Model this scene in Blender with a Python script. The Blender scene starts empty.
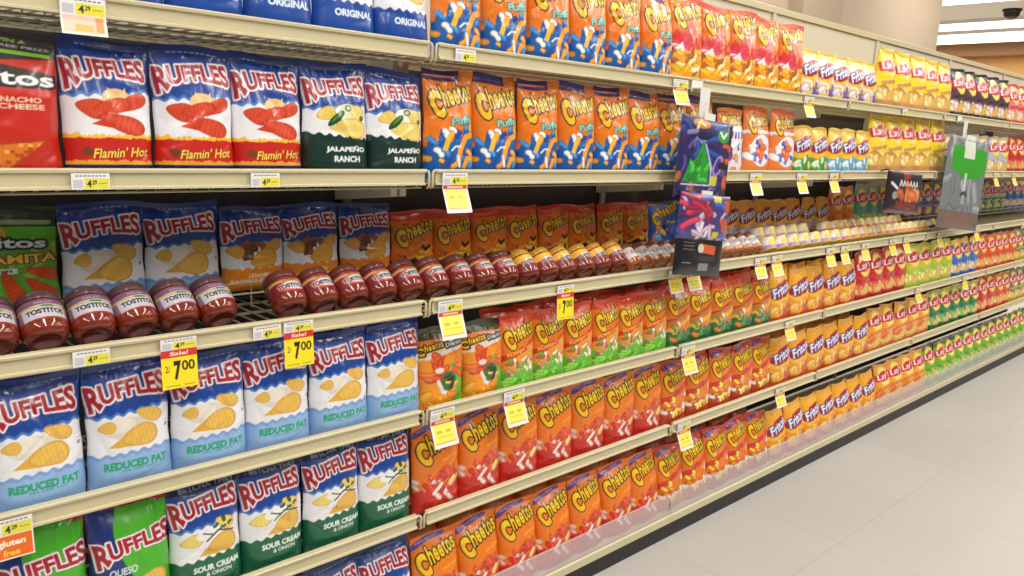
import bpy, math, random
import numpy as np

SC = bpy.context.scene
COL = SC.collection
R = math.radians

# ------------------------------------------------------------------ camera
EYE = 1.57
cam_d = bpy.data.cameras.new('camera'); cam = bpy.data.objects.new('camera', cam_d); COL.objects.link(cam)
cam_d.sensor_width = 36.0; cam_d.lens = 36.0 * 796.7 / 1024.0
cam_d.clip_start = 0.05; cam_d.clip_end = 200
from mathutils import Matrix, Vector, Quaternion
_r = Vector((0.73041018, -0.68156288, 0.04441862)); _u = Vector((0.09828616, 0.16924167, 0.98066156))
_f = Vector((0.67589999, 0.71191945, -0.19060404))
_m = Matrix((_r, _u, -_f)).transposed().to_4x4()
cam.matrix_world = Matrix.Translation((0, 0, EYE)) @ _m
SC.camera = cam

# ------------------------------------------------------------------ world, lamps, exposure
CEIL = 4.0
world = bpy.data.worlds.new('store_ambient'); SC.world = world; world.use_nodes = True
bg = world.node_tree.nodes['Background']
bg.inputs[0].default_value = (1.0, 0.97, 0.93, 1); bg.inputs[1].default_value = 0.19
SC.view_settings.view_transform = 'Standard'; SC.view_settings.look = 'None'
SC.view_settings.exposure = -0.10; SC.view_settings.gamma = 1.0
SC.view_settings.use_curve_mapping = False

def area_lamp(x, y, z, sx, sy, power, col=(1.0, 0.965, 0.91)):
    d = bpy.data.lights.new('ceiling_area_light', 'AREA'); d.shape = 'RECTANGLE'; d.size = sx; d.size_y = sy
    d.energy = power; d.color = col
    o = bpy.data.objects.new('ceiling_area_light', d); o.location = (x, y, z); COL.objects.link(o)
    return o
LAMP_X = [-2.2, 0.2, 2.6, 5.0, 7.4, 9.8]
for lx in LAMP_X:
    area_lamp(lx, -0.9, CEIL - 0.1, 0.3, 4.4, 100)
for lx in (-0.5, 3.0, 6.5, 10.0):
    area_lamp(lx, 3.1, CEIL - 0.1, 1.6, 0.3, 36)  # unseen lamps added to brighten the beige back wall
for lx in (15.1, 17.4):
    area_lamp(lx, 6.0, CEIL - 0.16, 0.4, 8.0, 230)

# ------------------------------------------------------------------ helpers
def tag(o, label=None, cat=None, group=None, kind=None):
    if label: o['label'] = label
    if cat: o['category'] = cat
    if group: o['group'] = group
    if kind: o['kind'] = kind
    return o

def empty(name, loc=(0, 0, 0), rot=(0, 0, 0)):
    o = bpy.data.objects.new(name, None); o.empty_display_size = 0.05
    o.location = loc; o.rotation_euler = rot; COL.objects.link(o); return o

def mesh_obj(name, me, mat=None, parent=None):
    o = bpy.data.objects.new(name, me); COL.objects.link(o)
    if mat is not None:
        me.materials.clear(); me.materials.append(mat)
    if parent is not None: o.parent = parent
    return o

def copy_tree(o, parent=None):
    c = o.copy(); COL.objects.link(c)
    if parent is not None: c.parent = parent
    for ch in o.children: copy_tree(ch, c)
    return c

class MB:
    def __init__(s): s.v = []; s.f = []
    def box(s, x0, x1, y0, y1, z0, z1):
        n = len(s.v)
        s.v += [(x0,y0,z0),(x1,y0,z0),(x1,y1,z0),(x0,y1,z0),(x0,y0,z1),(x1,y0,z1),(x1,y1,z1),(x0,y1,z1)]
        s.f += [tuple(n+i for i in q) for q in ((0,3,2,1),(4,5,6,7),(0,1,5,4),(1,2,6,5),(2,3,7,6),(3,0,4,7))]
    def tube(s, pts, r, k=6, cap=True):
        pts = [Vector(p) for p in pts]; n0 = len(s.v)
        for i, p in enumerate(pts):
            d = (pts[min(i+1, len(pts)-1)] - pts[max(i-1, 0)]).normalized()
            a = d.orthogonal() if abs(d.x) < .9 else d.cross(Vector((0,1,0)))
            if abs(d.x) < .9: a = d.cross(Vector((1,0,0)))
            a.normalize(); b = d.cross(a)
            for j in range(k):
                t = 2*math.pi*(j+.5)/k
                s.v.append(tuple(p + a*math.cos(t)*r + b*math.sin(t)*r))
        for i in range(len(pts)-1):
            for j in range(k):
                q = n0+i*k; s.f.append((q+j, q+(j+1)%k, q+k+(j+1)%k, q+k+j))
        if cap:
            s.f.append(tuple(n0+j for j in reversed(range(k)))); s.f.append(tuple(n0+(len(pts)-1)*k+j for j in range(k)))
    def prism_x(s, prof, x0, x1):     # profile in (y,z)
        n = len(s.v); k = len(prof)
        s.v += [(x0, y, z) for y, z in prof] + [(x1, y, z) for y, z in prof]
        for j in range(k): s.f.append((n+j, n+(j+1)%k, n+k+(j+1)%k, n+k+j))
        s.f.append(tuple(n+j for j in reversed(range(k)))); s.f.append(tuple(n+k+j for j in range(k)))
    def prism_y(s, prof, y0, y1):     # profile in (x,z)
        n = len(s.v); k = len(prof)
        s.v += [(x, y0, z) for x, z in prof] + [(x, y1, z) for x, z in prof]
        for j in range(k): s.f.append((n+j, n+(j+1)%k, n+k+(j+1)%k, n+k+j))
        s.f.append(tuple(n+j for j in reversed(range(k)))); s.f.append(tuple(n+k+j for j in range(k)))
    def mesh(s, name, smooth=False):
        me = bpy.data.meshes.new(name); me.from_pydata(s.v, [], s.f); me.update()
        import bmesh
        bm = bmesh.new(); bm.from_mesh(me); bmesh.ops.recalc_face_normals(bm, faces=bm.faces); bm.to_mesh(me); bm.free()
        if smooth: me.polygons.foreach_set('use_smooth', [True]*len(me.polygons))
        return me
    def build(s, name, mat, parent=None, smooth=False): return mesh_obj(name, s.mesh(name, smooth), mat, parent)

def lin(c):
    c = np.asarray(c, float)
    return np.where(c <= .04045, c/12.92, ((c+.055)/1.055)**2.4)

# ------------------------------------------------------------------ materials
def mat(name, rgb, rough=.5, metal=0.0, emit=None, estr=0, coat=0, alpha=None, trans=0, noise=0, nscale=20):
    m = bpy.data.materials.new(name); m.use_nodes = True
    nt = m.node_tree; b = nt.nodes['Principled BSDF']
    c = tuple(float(v) for v in lin(np.array(rgb)/255.0)) + (1,)
    b.inputs['Base Color'].default_value = c
    b.inputs['Roughness'].default_value = rough; b.inputs['Metallic'].default_value = metal
    b.inputs['Coat Weight'].default_value = coat
    if noise:
        tx = nt.nodes.new('ShaderNodeTexCoord'); n = nt.nodes.new('ShaderNodeTexNoise'); n.inputs['Scale'].default_value = nscale
        n.inputs['Detail'].default_value = 4
        nt.links.new(tx.outputs['Object'], n.inputs['Vector'])
        mx = nt.nodes.new('ShaderNodeMix'); mx.data_type = 'RGBA'
        mx.inputs[6].default_value = tuple(v*(1-noise) for v in c[:3])+(1,); mx.inputs[7].default_value = tuple(min(1, v*(1+noise)) for v in c[:3])+(1,)
        nt.links.new(n.outputs['Fac'], mx.inputs[0]); nt.links.new(mx.outputs[2], b.inputs['Base Color'])
    if emit:
        b.inputs['Emission Color'].default_value = tuple(float(v) for v in lin(np.array(emit)/255.0)) + (1,)
        b.inputs['Emission Strength'].default_value = estr
    if trans: b.inputs['Transmission Weight'].default_value = trans; b.inputs['IOR'].default_value = 1.2
    if alpha is not None: b.inputs['Alpha'].default_value = alpha
    return m

def print_mat(name, rough, coat=0.0, spec=.5, metal=0.0):
    m = bpy.data.materials.new(name); m.use_nodes = True
    nt = m.node_tree; b = nt.nodes['Principled BSDF']
    a = nt.nodes.new('ShaderNodeAttribute'); a.attribute_name = 'print'
    nt.links.new(a.outputs['Color'], b.inputs['Base Color'])
    n = nt.nodes.new('ShaderNodeTexNoise'); n.inputs['Scale'].default_value = 60; n.inputs['Detail'].default_value = 2
    tc = nt.nodes.new('ShaderNodeTexCoord'); nt.links.new(tc.outputs['Object'], n.inputs['Vector'])
    mr = nt.nodes.new('ShaderNodeMapRange'); mr.inputs['To Min'].default_value = rough*.8; mr.inputs['To Max'].default_value = rough*1.25
    nt.links.new(n.outputs['Fac'], mr.inputs['Value']); nt.links.new(mr.outputs[0], b.inputs['Roughness'])
    b.inputs['Coat Weight'].default_value = coat; b.inputs['Coat Roughness'].default_value = .12
    b.inputs['Specular IOR Level'].default_value = spec; b.inputs['Metallic'].default_value = metal
    return m

M_FILM = print_mat('printed_film', .30, .45, .5)
M_PAPER = print_mat('printed_paper', .5, .25)
M_LABEL = print_mat('printed_label', .35, .3)
M_CREAM = mat('cream_enamel', (208, 197, 160), .38, noise=.04, nscale=8)
M_CREAM2 = mat('cream_panel', (214, 208, 186), .5, noise=.05, nscale=4)
M_DARKP = mat('shade_dark_panel', (62, 56, 50), .7, noise=.1, nscale=10)  # dark colour stands in for the deep shade behind the bags
M_WIRE = mat('cream_wire', (176, 166, 136), .35, noise=.04)
M_BLACK = mat('black_kick', (24, 23, 24), .45, noise=.15, nscale=12)
M_STEEL = mat('galvanised_strip', (225, 224, 218), .4, noise=.03)
M_CLEAR = mat('clear_acrylic', (225, 225, 228), .12, alpha=.3, coat=.4)
M_SALSA = mat('red_salsa_glass', (122, 42, 22), .14, coat=.6, noise=.35, nscale=90)
M_DIPG = mat('amber_dip_glass', (176, 98, 40), .12, coat=.8, noise=.25, nscale=90)
M_LIDP = mat('purple_brown_lid', (88, 58, 62), .3, coat=.3, noise=.2, nscale=50)
M_LIDR = mat('dark_red_lid', (104, 50, 40), .3, coat=.3, noise=.2, nscale=50)
M_LIDY = mat('gold_lid', (196, 142, 48), .3, coat=.3, noise=.2, nscale=50)
M_TIN = mat('tin_lid', (216, 200, 130), .3, metal=.3, noise=.05)
M_CAP = mat('black_plastic', (16, 16, 18), .3)

# ------------------------------------------------------------------ print art (numpy canvases -> colour attribute)
_glyph = {}
def glyphs(s, bold=.03):
    key = (s, bold)
    if key in _glyph: return _glyph[key]
    cu = bpy.data.curves.new('lettering', 'FONT'); cu.body = s; cu.offset = bold; cu.resolution_u = 3
    cu.size = 1.0
    o = bpy.data.objects.new('lettering', cu); COL.objects.link(o)
    dg = bpy.context.evaluated_depsgraph_get(); ev = o.evaluated_get(dg); me = ev.to_mesh()
    me.calc_loop_triangles()
    v = np.zeros(len(me.vertices)*3); me.vertices.foreach_get('co', v); v = v.reshape(-1, 3)[:, :2]
    t = np.zeros(len(me.loop_triangles)*3, int); me.loop_triangles.foreach_get('vertices', t)
    ev.to_mesh_clear(); bpy.data.objects.remove(o); bpy.data.curves.remove(cu)
    mn = v.min(0); mx = v.max(0); asp = (mx[0]-mn[0])/(mx[1]-mn[1])
    v = (v-mn)/(mx-mn)-.5
    _glyph[key] = (v[t].reshape(-1, 3, 2), asp); return _glyph[key]

def dilate(m, r):
    out = m.copy(); n = int(round(r))
    for i in range(n):
        o = out.copy()
        o[1:] |= out[:-1]; o[:-1] |= out[1:]; o[:, 1:] |= out[:, :-1]; o[:, :-1] |= out[:, 1:]
        if i % 2:
            o[1:, 1:] |= out[:-1, :-1]; o[:-1, 1:] |= out[1:, :-1]; o[1:, :-1] |= out[:-1, 1:]; o[:-1, :-1] |= out[1:, 1:]
        out = o
    return out

class Cv:
    LIFT = 0.0
    def __init__(s, w, h, nx, ny, base, seed=0):
        s.SS = 3; s.W = nx*s.SS; s.H = ny*s.SS; s.w = w; s.h = h; s.nx = nx; s.ny = ny
        s.a = np.empty((s.H, s.W, 3)); s.a[:] = np.array(base)/255.0
        ys, xs = np.mgrid[0:s.H, 0:s.W]
        s.L = Cv.LIFT; s.x = (xs+.5)/s.W; s.y = ((ys+.5)/s.H-s.L)/(1-s.L); s.asp = h/w; s.rng = np.random.RandomState(seed)
        s.px = s.W/150.0      # outline unit
    def fill(s, m, c, al=1.0):
        c = np.array(c)/255.0; s.a[m] = s.a[m]*(1-al)+c*al
    def below(s, y0, c, amp=0, n=8, jag=0, ph=0, tilt=0):
        e = y0 + tilt*(s.x-.5) + amp*np.sin(s.x*n*2*math.pi+ph)
        if jag:
            k = s.rng.rand(40)*jag; e = e + np.interp(s.x, np.linspace(0, 1, 40), k)
        s.fill(s.y < e, c)
    def band(s, y0, y1, c, amp=0, n=8, tilt=0, ph=0):
        d = tilt*(s.x-.5)+amp*np.sin(s.x*n*2*math.pi+ph); s.fill((s.y > y0+d) & (s.y < y1+d), c)
    def rect(s, x0, y0, x1, y1, c, al=1): s.fill((s.x > x0) & (s.x < x1) & (s.y > y0) & (s.y < y1), c, al)
    def loc(s, cx, cy, rot):
        X = (s.x-cx); Y = (s.y-cy)*s.asp; c, q = math.cos(R(rot)), math.sin(R(rot))
        return X*c+Y*q, -X*q+Y*c
    def ell(s, cx, cy, rx, ry, c, rot=0, al=1):
        X, Y = s.loc(cx, cy, rot); s.fill((X/rx)**2+(Y/ry)**2 < 1, c, al)
    def box(s, cx, cy, rx, ry, c, rot=0, al=1):
        X, Y = s.loc(cx, cy, rot); s.fill((abs(X) < rx) & (abs(Y) < ry), c, al)
    def poly(s, pts, c):
        m = np.zeros(s.x.shape, bool); n = len(pts)
        for i in range(n):
            x0, y0 = pts[i]; x1, y1 = pts[(i+1) % n]
            if y0 == y1: continue
            cr = ((y0 > s.y) != (y1 > s.y)) & (s.x < (x1-x0)*(s.y-y0)/(y1-y0)+x0); m ^= cr
        s.fill(m, c)
    def chip(s, cx, cy, rx, ry, rot, c=(228, 178, 72), ridges=9, edge=(196, 132, 40), hi=(246, 214, 122)):
        X, Y = s.loc(cx, cy, rot); t = X/rx
        d = t**2+(Y/(ry*(1+.35*t)))**2; m = d < 1
        rr = .5+.5*np.sin(X/rx*ridges*math.pi+Y*3)
        c = np.array(c)/255.; e = np.array(edge)/255.; hh = np.array(hi)/255.
        k = (rr*.35)[..., None]; col = c*(1-k)+hh*k
        k2 = np.clip((d-.72)/.28, 0, 1)[..., None]; col = col*(1-k2*.8)+e*k2*.8
        s.a[m] = col[m]
    def stroke(s, pts, r, c, al=1):
        r *= 1.0
        m = np.zeros(s.x.shape, bool)
        for (x0, y0), (x1, y1) in zip(pts[:-1], pts[1:]):
            dx, dy = x1-x0, (y1-y0)*s.asp; L = dx*dx+dy*dy+1e-9
            t = np.clip(((s.x-x0)*dx+(s.y-y0)*s.asp*dy)/L, 0, 1)
            m |= (s.x-x0-t*dx)**2+((s.y-y0)*s.asp-t*dy)**2 < r*r
        s.fill(m, c, al)
    def puffs(s, x0, y0, x1, y1, n, r, pal, L=.12):
        for i in range(n):
            cx = x0+(x1-x0)*s.rng.rand(); cy = y0+(y1-y0)*s.rng.rand(); a = s.rng.rand()*6.28; b = s.rng.uniform(-1.8, 1.8)
            c = np.array(pal[s.rng.randint(len(pal))])
            P = []
            for k in range(5):
                P.append((cx, cy)); cx += math.cos(a)*L/4; cy += math.sin(a)*L/4/s.asp; a += b/4
            rr = r*s.rng.uniform(.6, 1.25)
            s.stroke(P, rr*1.18, c*.78); s.stroke(P, rr, c); s.stroke([(p[0]-rr*.2, p[1]+rr*.3/s.asp) for p in P], rr*.4, np.minimum(255, c*1.12+10))
    def tmask(s, txt, cx, cy, wid, hgt, rot=0, shear=0, warp=None, bold=.03):
        tr, asp = glyphs(txt, bold); T = tr.copy().reshape(-1, 2)
        x, y = T[:, 0].copy(), T[:, 1].copy()
        if warp: x, y = warp(x, y)
        X = x*wid + y*shear*hgt; Y = y*hgt*s.asp
        c, q = math.cos(R(rot)), math.sin(R(rot))
        X, Y = X*c-Y*q, X*q+Y*c
        P = np.stack([(cx+X)*s.W, (s.L+(1-s.L)*(cy+Y/s.asp))*s.H], 1).reshape(-1, 3, 2)
        m = np.zeros((s.H, s.W), bool)
        for t in P:
            a, b, d = t
            den = (b[0]-a[0])*(d[1]-a[1])-(d[0]-a[0])*(b[1]-a[1])
            if abs(den) < 1e-9: continue
            xa, xb = max(0, int(t[:, 0].min()-.5)), min(s.W, int(t[:, 0].max()+1.5)); ya, yb = max(0, int(t[:, 1].min()-.5)), min(s.H, int(t[:, 1].max()+1.5))
            if xa >= xb or ya >= yb: continue
            gy, gx = np.mgrid[ya:yb, xa:xb]; gx = gx+.5; gy = gy+.5
            u = ((gx-a[0])*(d[1]-a[1])-(d[0]-a[0])*(gy-a[1]))/den; v = ((b[0]-a[0])*(gy-a[1])-(gx-a[0])*(b[1]-a[1]))/den
            m[ya:yb, xa:xb] |= (u >= -.01) & (v >= -.01) & (u+v <= 1.01)
        return m
    def text(s, txt, cx, cy, wid, hgt, c, out=(), **k):
        m = s.tmask(txt, cx, cy, wid, hgt, **k)
        for col, r in out: s.fill(dilate(m, r*s.px), col)
        s.fill(m, c)
    def grid(s, row0=0, row1=None):
        g = np.random.RandomState(1).normal(0, .010, (s.ny, s.nx, 1)).repeat(s.SS, 0).repeat(s.SS, 1); s.a = s.a*(1+g*1.0)
        k = s.SS; a = s.a.reshape(s.ny, k, s.nx, k, 3).mean((1, 3)); return lin(np.clip(a, 0, 1))

# ---- brand lettering as printed
def ruffles_word(c, cx=.475, cy=.745, w=.91, h=.165, rot=4):
    def wp(x, y):
        sc = .80+1.0*np.abs(x)**1.6*1.2 + np.where(x < -.36, .22, 0)
        return x, y*sc + .55*(.2-x*x) - np.where(x < -.36, .12, 0)
    m = c.tmask('RUFFLES', cx, cy, w, h, rot=rot, warp=wp, bold=.036)
    c.fill(dilate(m, 3.6*c.px), (110, 24, 48)); c.fill(dilate(m, 2.9*c.px), (238, 236, 240)); c.fill(m, (166, 22, 40))
    c.fill(m & (((c.x*23+c.y*9) % 1.0) < .12), (196, 50, 60))

def cheetos_word(c, cx=.485, cy=.73, w=.84, rot=12, sc=1.0, halo=(244, 150, 90)):
    h = .165*sc*min(1.0, w/.8)
    co, q = math.cos(R(rot)), math.sin(R(rot))
    def off(dx, dy): return cx+dx*co-dy*q, cy+(dx*q+dy*co)/c.asp
    x1, y1 = off(-.385*w, -.05*w)
    m = c.tmask('C', x1, y1, .24*w, h*1.75, rot=rot+2, bold=.07)
    X = -.245*w
    for ch, wd, hh in (('h', .14, 1.35), ('e', .135, .98), ('e', .135, .96), ('t', .10, 1.2), ('o', .135, .92), ('s', .125, .92)):
        X += wd*w/2; px, py = off(X, (.03+(hh-1)*.45*h*c.asp/w*1.0)*w + .02*abs(X)); X += wd*w/2+.004*w
        m |= c.tmask(ch, px, py, wd*w*.88, h*hh*1.0, rot=rot, shear=.08, bold=.03)
    c.fill(dilate(m, 4.0*c.px), halo); c.fill(dilate(m, 3.0*c.px), (24, 16, 14)); c.fill(m, (252, 206, 24))
    c.fill(m & (c.y < cy-.01), (248, 190, 12))

def doritos_word(c, cx=.5, cy=.7, w=.9, rot=0, h=.12, col=(240, 240, 240)):
    m = c.tmask('Doritos', cx, cy, w, h, rot=rot, bold=.028)
    c.fill(dilate(m, 4*c.px), (15, 12, 12)); c.fill(m, col)

def fritos_word(c, cx=.46, cy=.6, w=.86, h=.21, rot=20):
    c.ell(cx, cy-.04, w*.58, .2*c.asp, (246, 196, 40), rot=rot+4); c.ell(cx, cy-.01, w*.56, .16*c.asp, (176, 26, 44), rot=rot)
    m = c.tmask('Fritos', cx, cy+.01, w*.9, h, rot=rot, shear=.25, bold=.022)
    c.fill(dilate(m, 3*c.px), (50, 44, 130)); c.fill(m, (250, 250, 255))

def lays_word(c, cx=.46, cy=.66, w=.78, rot=8):
    c.ell(cx, cy, w*.44, w*.44, (250, 214, 60)); c.ell(cx, cy, w*.38, w*.38, (253, 234, 130))
    c.box(cx, cy, w*.56, w*.15, (206, 30, 44), rot=rot); c.ell(cx, cy, w*.52, w*.22, (206, 30, 44), rot=rot)
    m = c.tmask("Lay's", cx, cy, w*.98, .18, rot=rot, shear=.15, bold=.02); c.fill(dilate(m, 1.2*c.px), (160, 20, 40)); c.fill(m, (255, 250, 250))

GOLD = (226, 176, 66)
def ruffles(kind):
    def f(w, h, nx, ny):
        blue = (24, 66, 150)
        c = Cv(w, h, nx, ny, (236, 236, 240), 3)
        c.fill(c.y > .56+.10*(c.x-.5)*.6+.012*np.sin(c.x*44), (70, 120, 190))
        c.fill(c.y > .585+.10*(c.x-.5)*.6+.012*np.sin(c.x*44), blue)
        c.fill(c.y > .88, (16, 44, 112))
        for k in range(9): c.rect(.2+k*.07, .925, .25+k*.07, .935, (150, 170, 210))
        if kind == 'original':
            c.below(.25, (28, 74, 160), .012, 7); c.chip(.55, .42, .3, .13, -15); c.chip(.3, .5, .18, .09, 30)
            c.text('ORIGINAL', .56, .15, .62, .065, (226, 234, 246), bold=.05)
        if kind == 'reduced':
            c.below(.23, (120, 160, 216), .012, 7, tilt=.03); c.below(.20, (142, 180, 226), .012, 7, ph=.5, tilt=.03)
            c.ell(.42, .44, .27, .15, (222, 214, 200)); c.ell(.36, .47, .17, .1, (236, 228, 214))
            c.chip(.70, .53, .17, .09, -24, ridges=6); c.chip(.2, .46, .1, .08, 10, ridges=6); c.poly([(.2, .285), (.55, .27), (.5, .44)], (222, 172, 62)); c.chip(.58, .355, .22, .15, 10)
            c.text('REDUCED FAT', .52, .12, .74, .07, (20, 156, 104), bold=.05); c.text('30% LESS FAT', .54, .07, .4, .02, (60, 150, 160))
            c.rect(.9, .38, .95, .41, (150, 150, 160)); c.rect(.9, .43, .96, .435, (120, 120, 130))
        if kind == 'hot':
            c.below(.235, (250, 190, 60), .0, 1, jag=.035); c.below(.215, (196, 34, 24), 0, 1, jag=.02); c.below(.04, (240, 170, 60), 0, 1, jag=.02); c.below(.02, (20, 40, 90), 0, 1)
            c.ell(.55, .53, .16, .13, (236, 196, 130)); c.poly([(.5, .5), (.46, .62), (.58, .55), (.66, .62), (.66, .5)], (240, 206, 150))
            red = dict(c=(206, 62, 34), edge=(160, 34, 20), hi=(236, 112, 70))
            c.chip(.72, .5, .2, .09, 28, **red); c.chip(.28, .45, .17, .12, -15, **red); c.chip(.6, .34, .28, .11, -18, **red)
            c.poly([(.26, .33), (.5, .30), (.55, .42)], (206, 62, 34)); c.chip(.5, .47, .22, .09, 12, **red)
            c.text("Flamin' Hot", .58, .115, .64, .08, (252, 220, 90), out=[((120, 20, 10), 1)], shear=.4, rot=3, bold=.02)
            c.ell(.2, .12, .06, .06, (120, 60, 30))
        if kind == 'jalapeno':
            c.below(.3, (14, 48, 42), .012, 7, tilt=-.05)
            c.ell(.62, .52, .22, .13, (226, 226, 200)); c.chip(.27, .5, .14, .1, 20, ridges=6, c=(226, 200, 96)); c.chip(.75, .53, .16, .1, -30, ridges=6, c=(228, 208, 120))
            c.chip(.66, .38, .26, .14, -12, c=(232, 206, 110), hi=(248, 232, 160)); c.poly([(.3, .37), (.6, .28), (.6, .45)], (232, 206, 110))
            c.ell(.42, .46, .055, .17, (34, 78, 34), rot=-48); c.ell(.44, .48, .02, .12, (90, 140, 70), rot=-48)
            c.ell(.62, .56, .06, .05, (70, 120, 60)); c.ell(.62, .56, .035, .028, (210, 220, 170)); c.ell(.84, .47, .04, .04, (60, 110, 50))
            c.text('JALAPEÑO', .57, .175, .62, .07, (236, 238, 236), bold=.05); c.text('RANCH', .58, .085, .4, .06, (236, 238, 236), bold=.05)
        if kind == 'bacon':
            c.below(.27, (240, 142, 34), .012, 7, jag=.02); 
            c.ell(.45, .48, .27, .14, (150, 90, 60)); c.puffs(.25, .42, .65, .52, 9, .03, [(110, 60, 36), (236, 226, 210), (170, 70, 40)])
            c.chip(.74, .52, .17, .09, 24, ridges=6, c=(234, 160, 50)); c.chip(.17, .48, .13, .09, -10, ridges=6, c=(234, 160, 50)); c.chip(.6, .38, .22, .14, 15, c=(236, 164, 52))
            c.text('LOADED', .52, .19, .34, .045, (255, 236, 214), bold=.05); c.text('BACON & CHEDDAR', .52, .125, .86, .05, (255, 236, 214))
        if kind == 'onion':
            c.below(.26, (24, 98, 66), .012, 7, tilt=.03)
            c.rect(0, .87, 1, 1, (26, 30, 70)); c.text('BETCHA THEY', .55, .91, .75, .045, (150, 156, 190))
            c.chip(.25, .45, .16, .1, 8, ridges=6, c=(230, 210, 110)); c.chip(.72, .56, .15, .09, -30, ridges=6, c=(230, 200, 96)); c.ell(.5, .48, .2, .09, (238, 238, 236))
            c.poly([(.34, .285), (.62, .27), (.58, .44)], (222, 172, 62)); c.chip(.67, .37, .21, .16, 10)
            c.stroke([(.45, .42), (.62, .5), (.85, .46)], .012, (24, 50, 34)); c.stroke([(.4, .5), (.55, .47), (.72, .53)], .01, (24, 50, 34)); c.puffs(.6, .52, .8, .6, 4, .02, [(40, 80, 50)], L=.05)
            c.text('SOUR CREAM', .58, .165, .66, .06, (232, 240, 234), bold=.05); c.text('& ONION', .6, .10, .36, .04, (232, 240, 234))
        if kind == 'queso':
            c.a[:] = np.array((72, 180, 28))/255.; X = c.x-.42-.14*np.sin(c.y*5+1.2)
            c.fill(X < 0, (24, 48, 120)); c.fill((c.y < .12) & (X > -.2), (60, 160, 30)); c.rect(.82, .9, 1, .96, (190, 30, 40))
            c.text('QUESO', .36, .38, .34, .08, (220, 232, 220)); c.chip(.66, .22, .25, .14, 20)
            ruffles_word(c, .52, .6, .96, .16, 8); return c
        ruffles_word(c, rot=5 if kind != 'onion' else 7)
        return c
    return f

def doritos(kind):
    def f(w, h, nx, ny):
        c = Cv(w, h, nx, ny, (196, 40, 26) if kind == 'nacho' else (92, 168, 40), 5)
        if kind == 'nacho':
            c.fill(c.y > .77+.12*(c.x-.5), (40, 28, 26)); c.poly([(0, .9), (.25, .86), (.62, .74), (.5, .7), (0, .8)], (214, 60, 30))
            c.rect(.5, .83, .95, .86, (120, 190, 50)); c.rect(.5, .88, 1, .95, (52, 46, 46)); c.text('WIN A', .66, .93, .25, .03, (150, 210, 60)); c.text('FREE PRIZE', .75, .89, .4, .022, (190, 190, 190))
            c.poly([(.0, .50), (.0, .74), (.5, .76), (.98, .70), (.98, .62), (.5, .58)], (46, 26, 24))
            c.poly([(0, .42), (.55, .64), (.58, .6), (0, .34)], (222, 120, 40)); c.poly([(0, .39), (.55, .62), (.57, .6), (0, .36)], (120, 50, 20))
            doritos_word(c, .46, .66, 1.0, 0, .11)
            c.text('NACHO', .7, .50, .3, .04, (240, 214, 190)); c.text('CHEESE', .7, .45, .34, .04, (240, 214, 190))
            oc = dict(c=(220, 124, 36), edge=(160, 70, 20), hi=(246, 176, 70), ridges=14)
            for tri, cc in ((((-.1, .3), (.42, .27), (.2, -.02)), (206, 110, 34)), (((.02, .12), (.5, .3), (.56, -.05)), (222, 128, 40)), (((.3, .14), (.86, .2), (.5, -.06)), (214, 116, 34))):
                c.poly([(x*1.04-.01, y*1.05) for x, y in tri], (150, 70, 24)); c.poly(tri, cc)
            g = c.rng.rand(40, 30); gg = g[(np.clip(c.y, 0, 1)*39).astype(int), (c.x*29).astype(int)]; c.fill((c.y < .3) & (gg > .8) & (c.a[..., 1] > .36) & (c.a[..., 1] < .6), (180, 70, 24)); c.fill((c.y < .3) & (gg < .12) & (c.a[..., 1] > .36) & (c.a[..., 1] < .6), (240, 170, 80))
        else:
            c.fill(c.y > .8, (28, 36, 22)); c.poly([(0, .9), (.55, .7), (.45, .62), (0, .72)], (60, 34, 24)); c.rect(.45, .82, .95, .86, (130, 150, 110))
            c.puffs(.0, .4, 1, .75, 14, .06, [(150, 190, 50), (190, 160, 50), (110, 170, 50)])
            doritos_word(c, .4, .67, .95, -2, .09)
            c.text('DINAMITA', .5, .52, .95, .08, (246, 206, 60), out=[((120, 40, 20), 2)]); c.rect(.0, .39, .6, .44, (236, 232, 226)); c.text('CHILE LIMON', .3, .415, .5, .025, (60, 40, 40))
            rc = dict(c=(206, 70, 30), edge=(150, 40, 20), hi=(232, 110, 60))
            c.chip(.1, .28, .22, .07, 60, **rc); c.chip(.55, .25, .2, .07, -65, **rc); c.chip(.82, .22, .2, .07, -40, **rc); c.chip(.85, .38, .18, .06, -15, **rc)
            c.ell(.3, .16, .17, .17, (110, 190, 50)); c.ell(.3, .16, .12, .12, (190, 226, 120)); c.ell(.3, .16, .1, .1, (120, 200, 60)); c.ell(.3, .3, .14, .08, (240, 190, 40))
        return c
    return f

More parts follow.
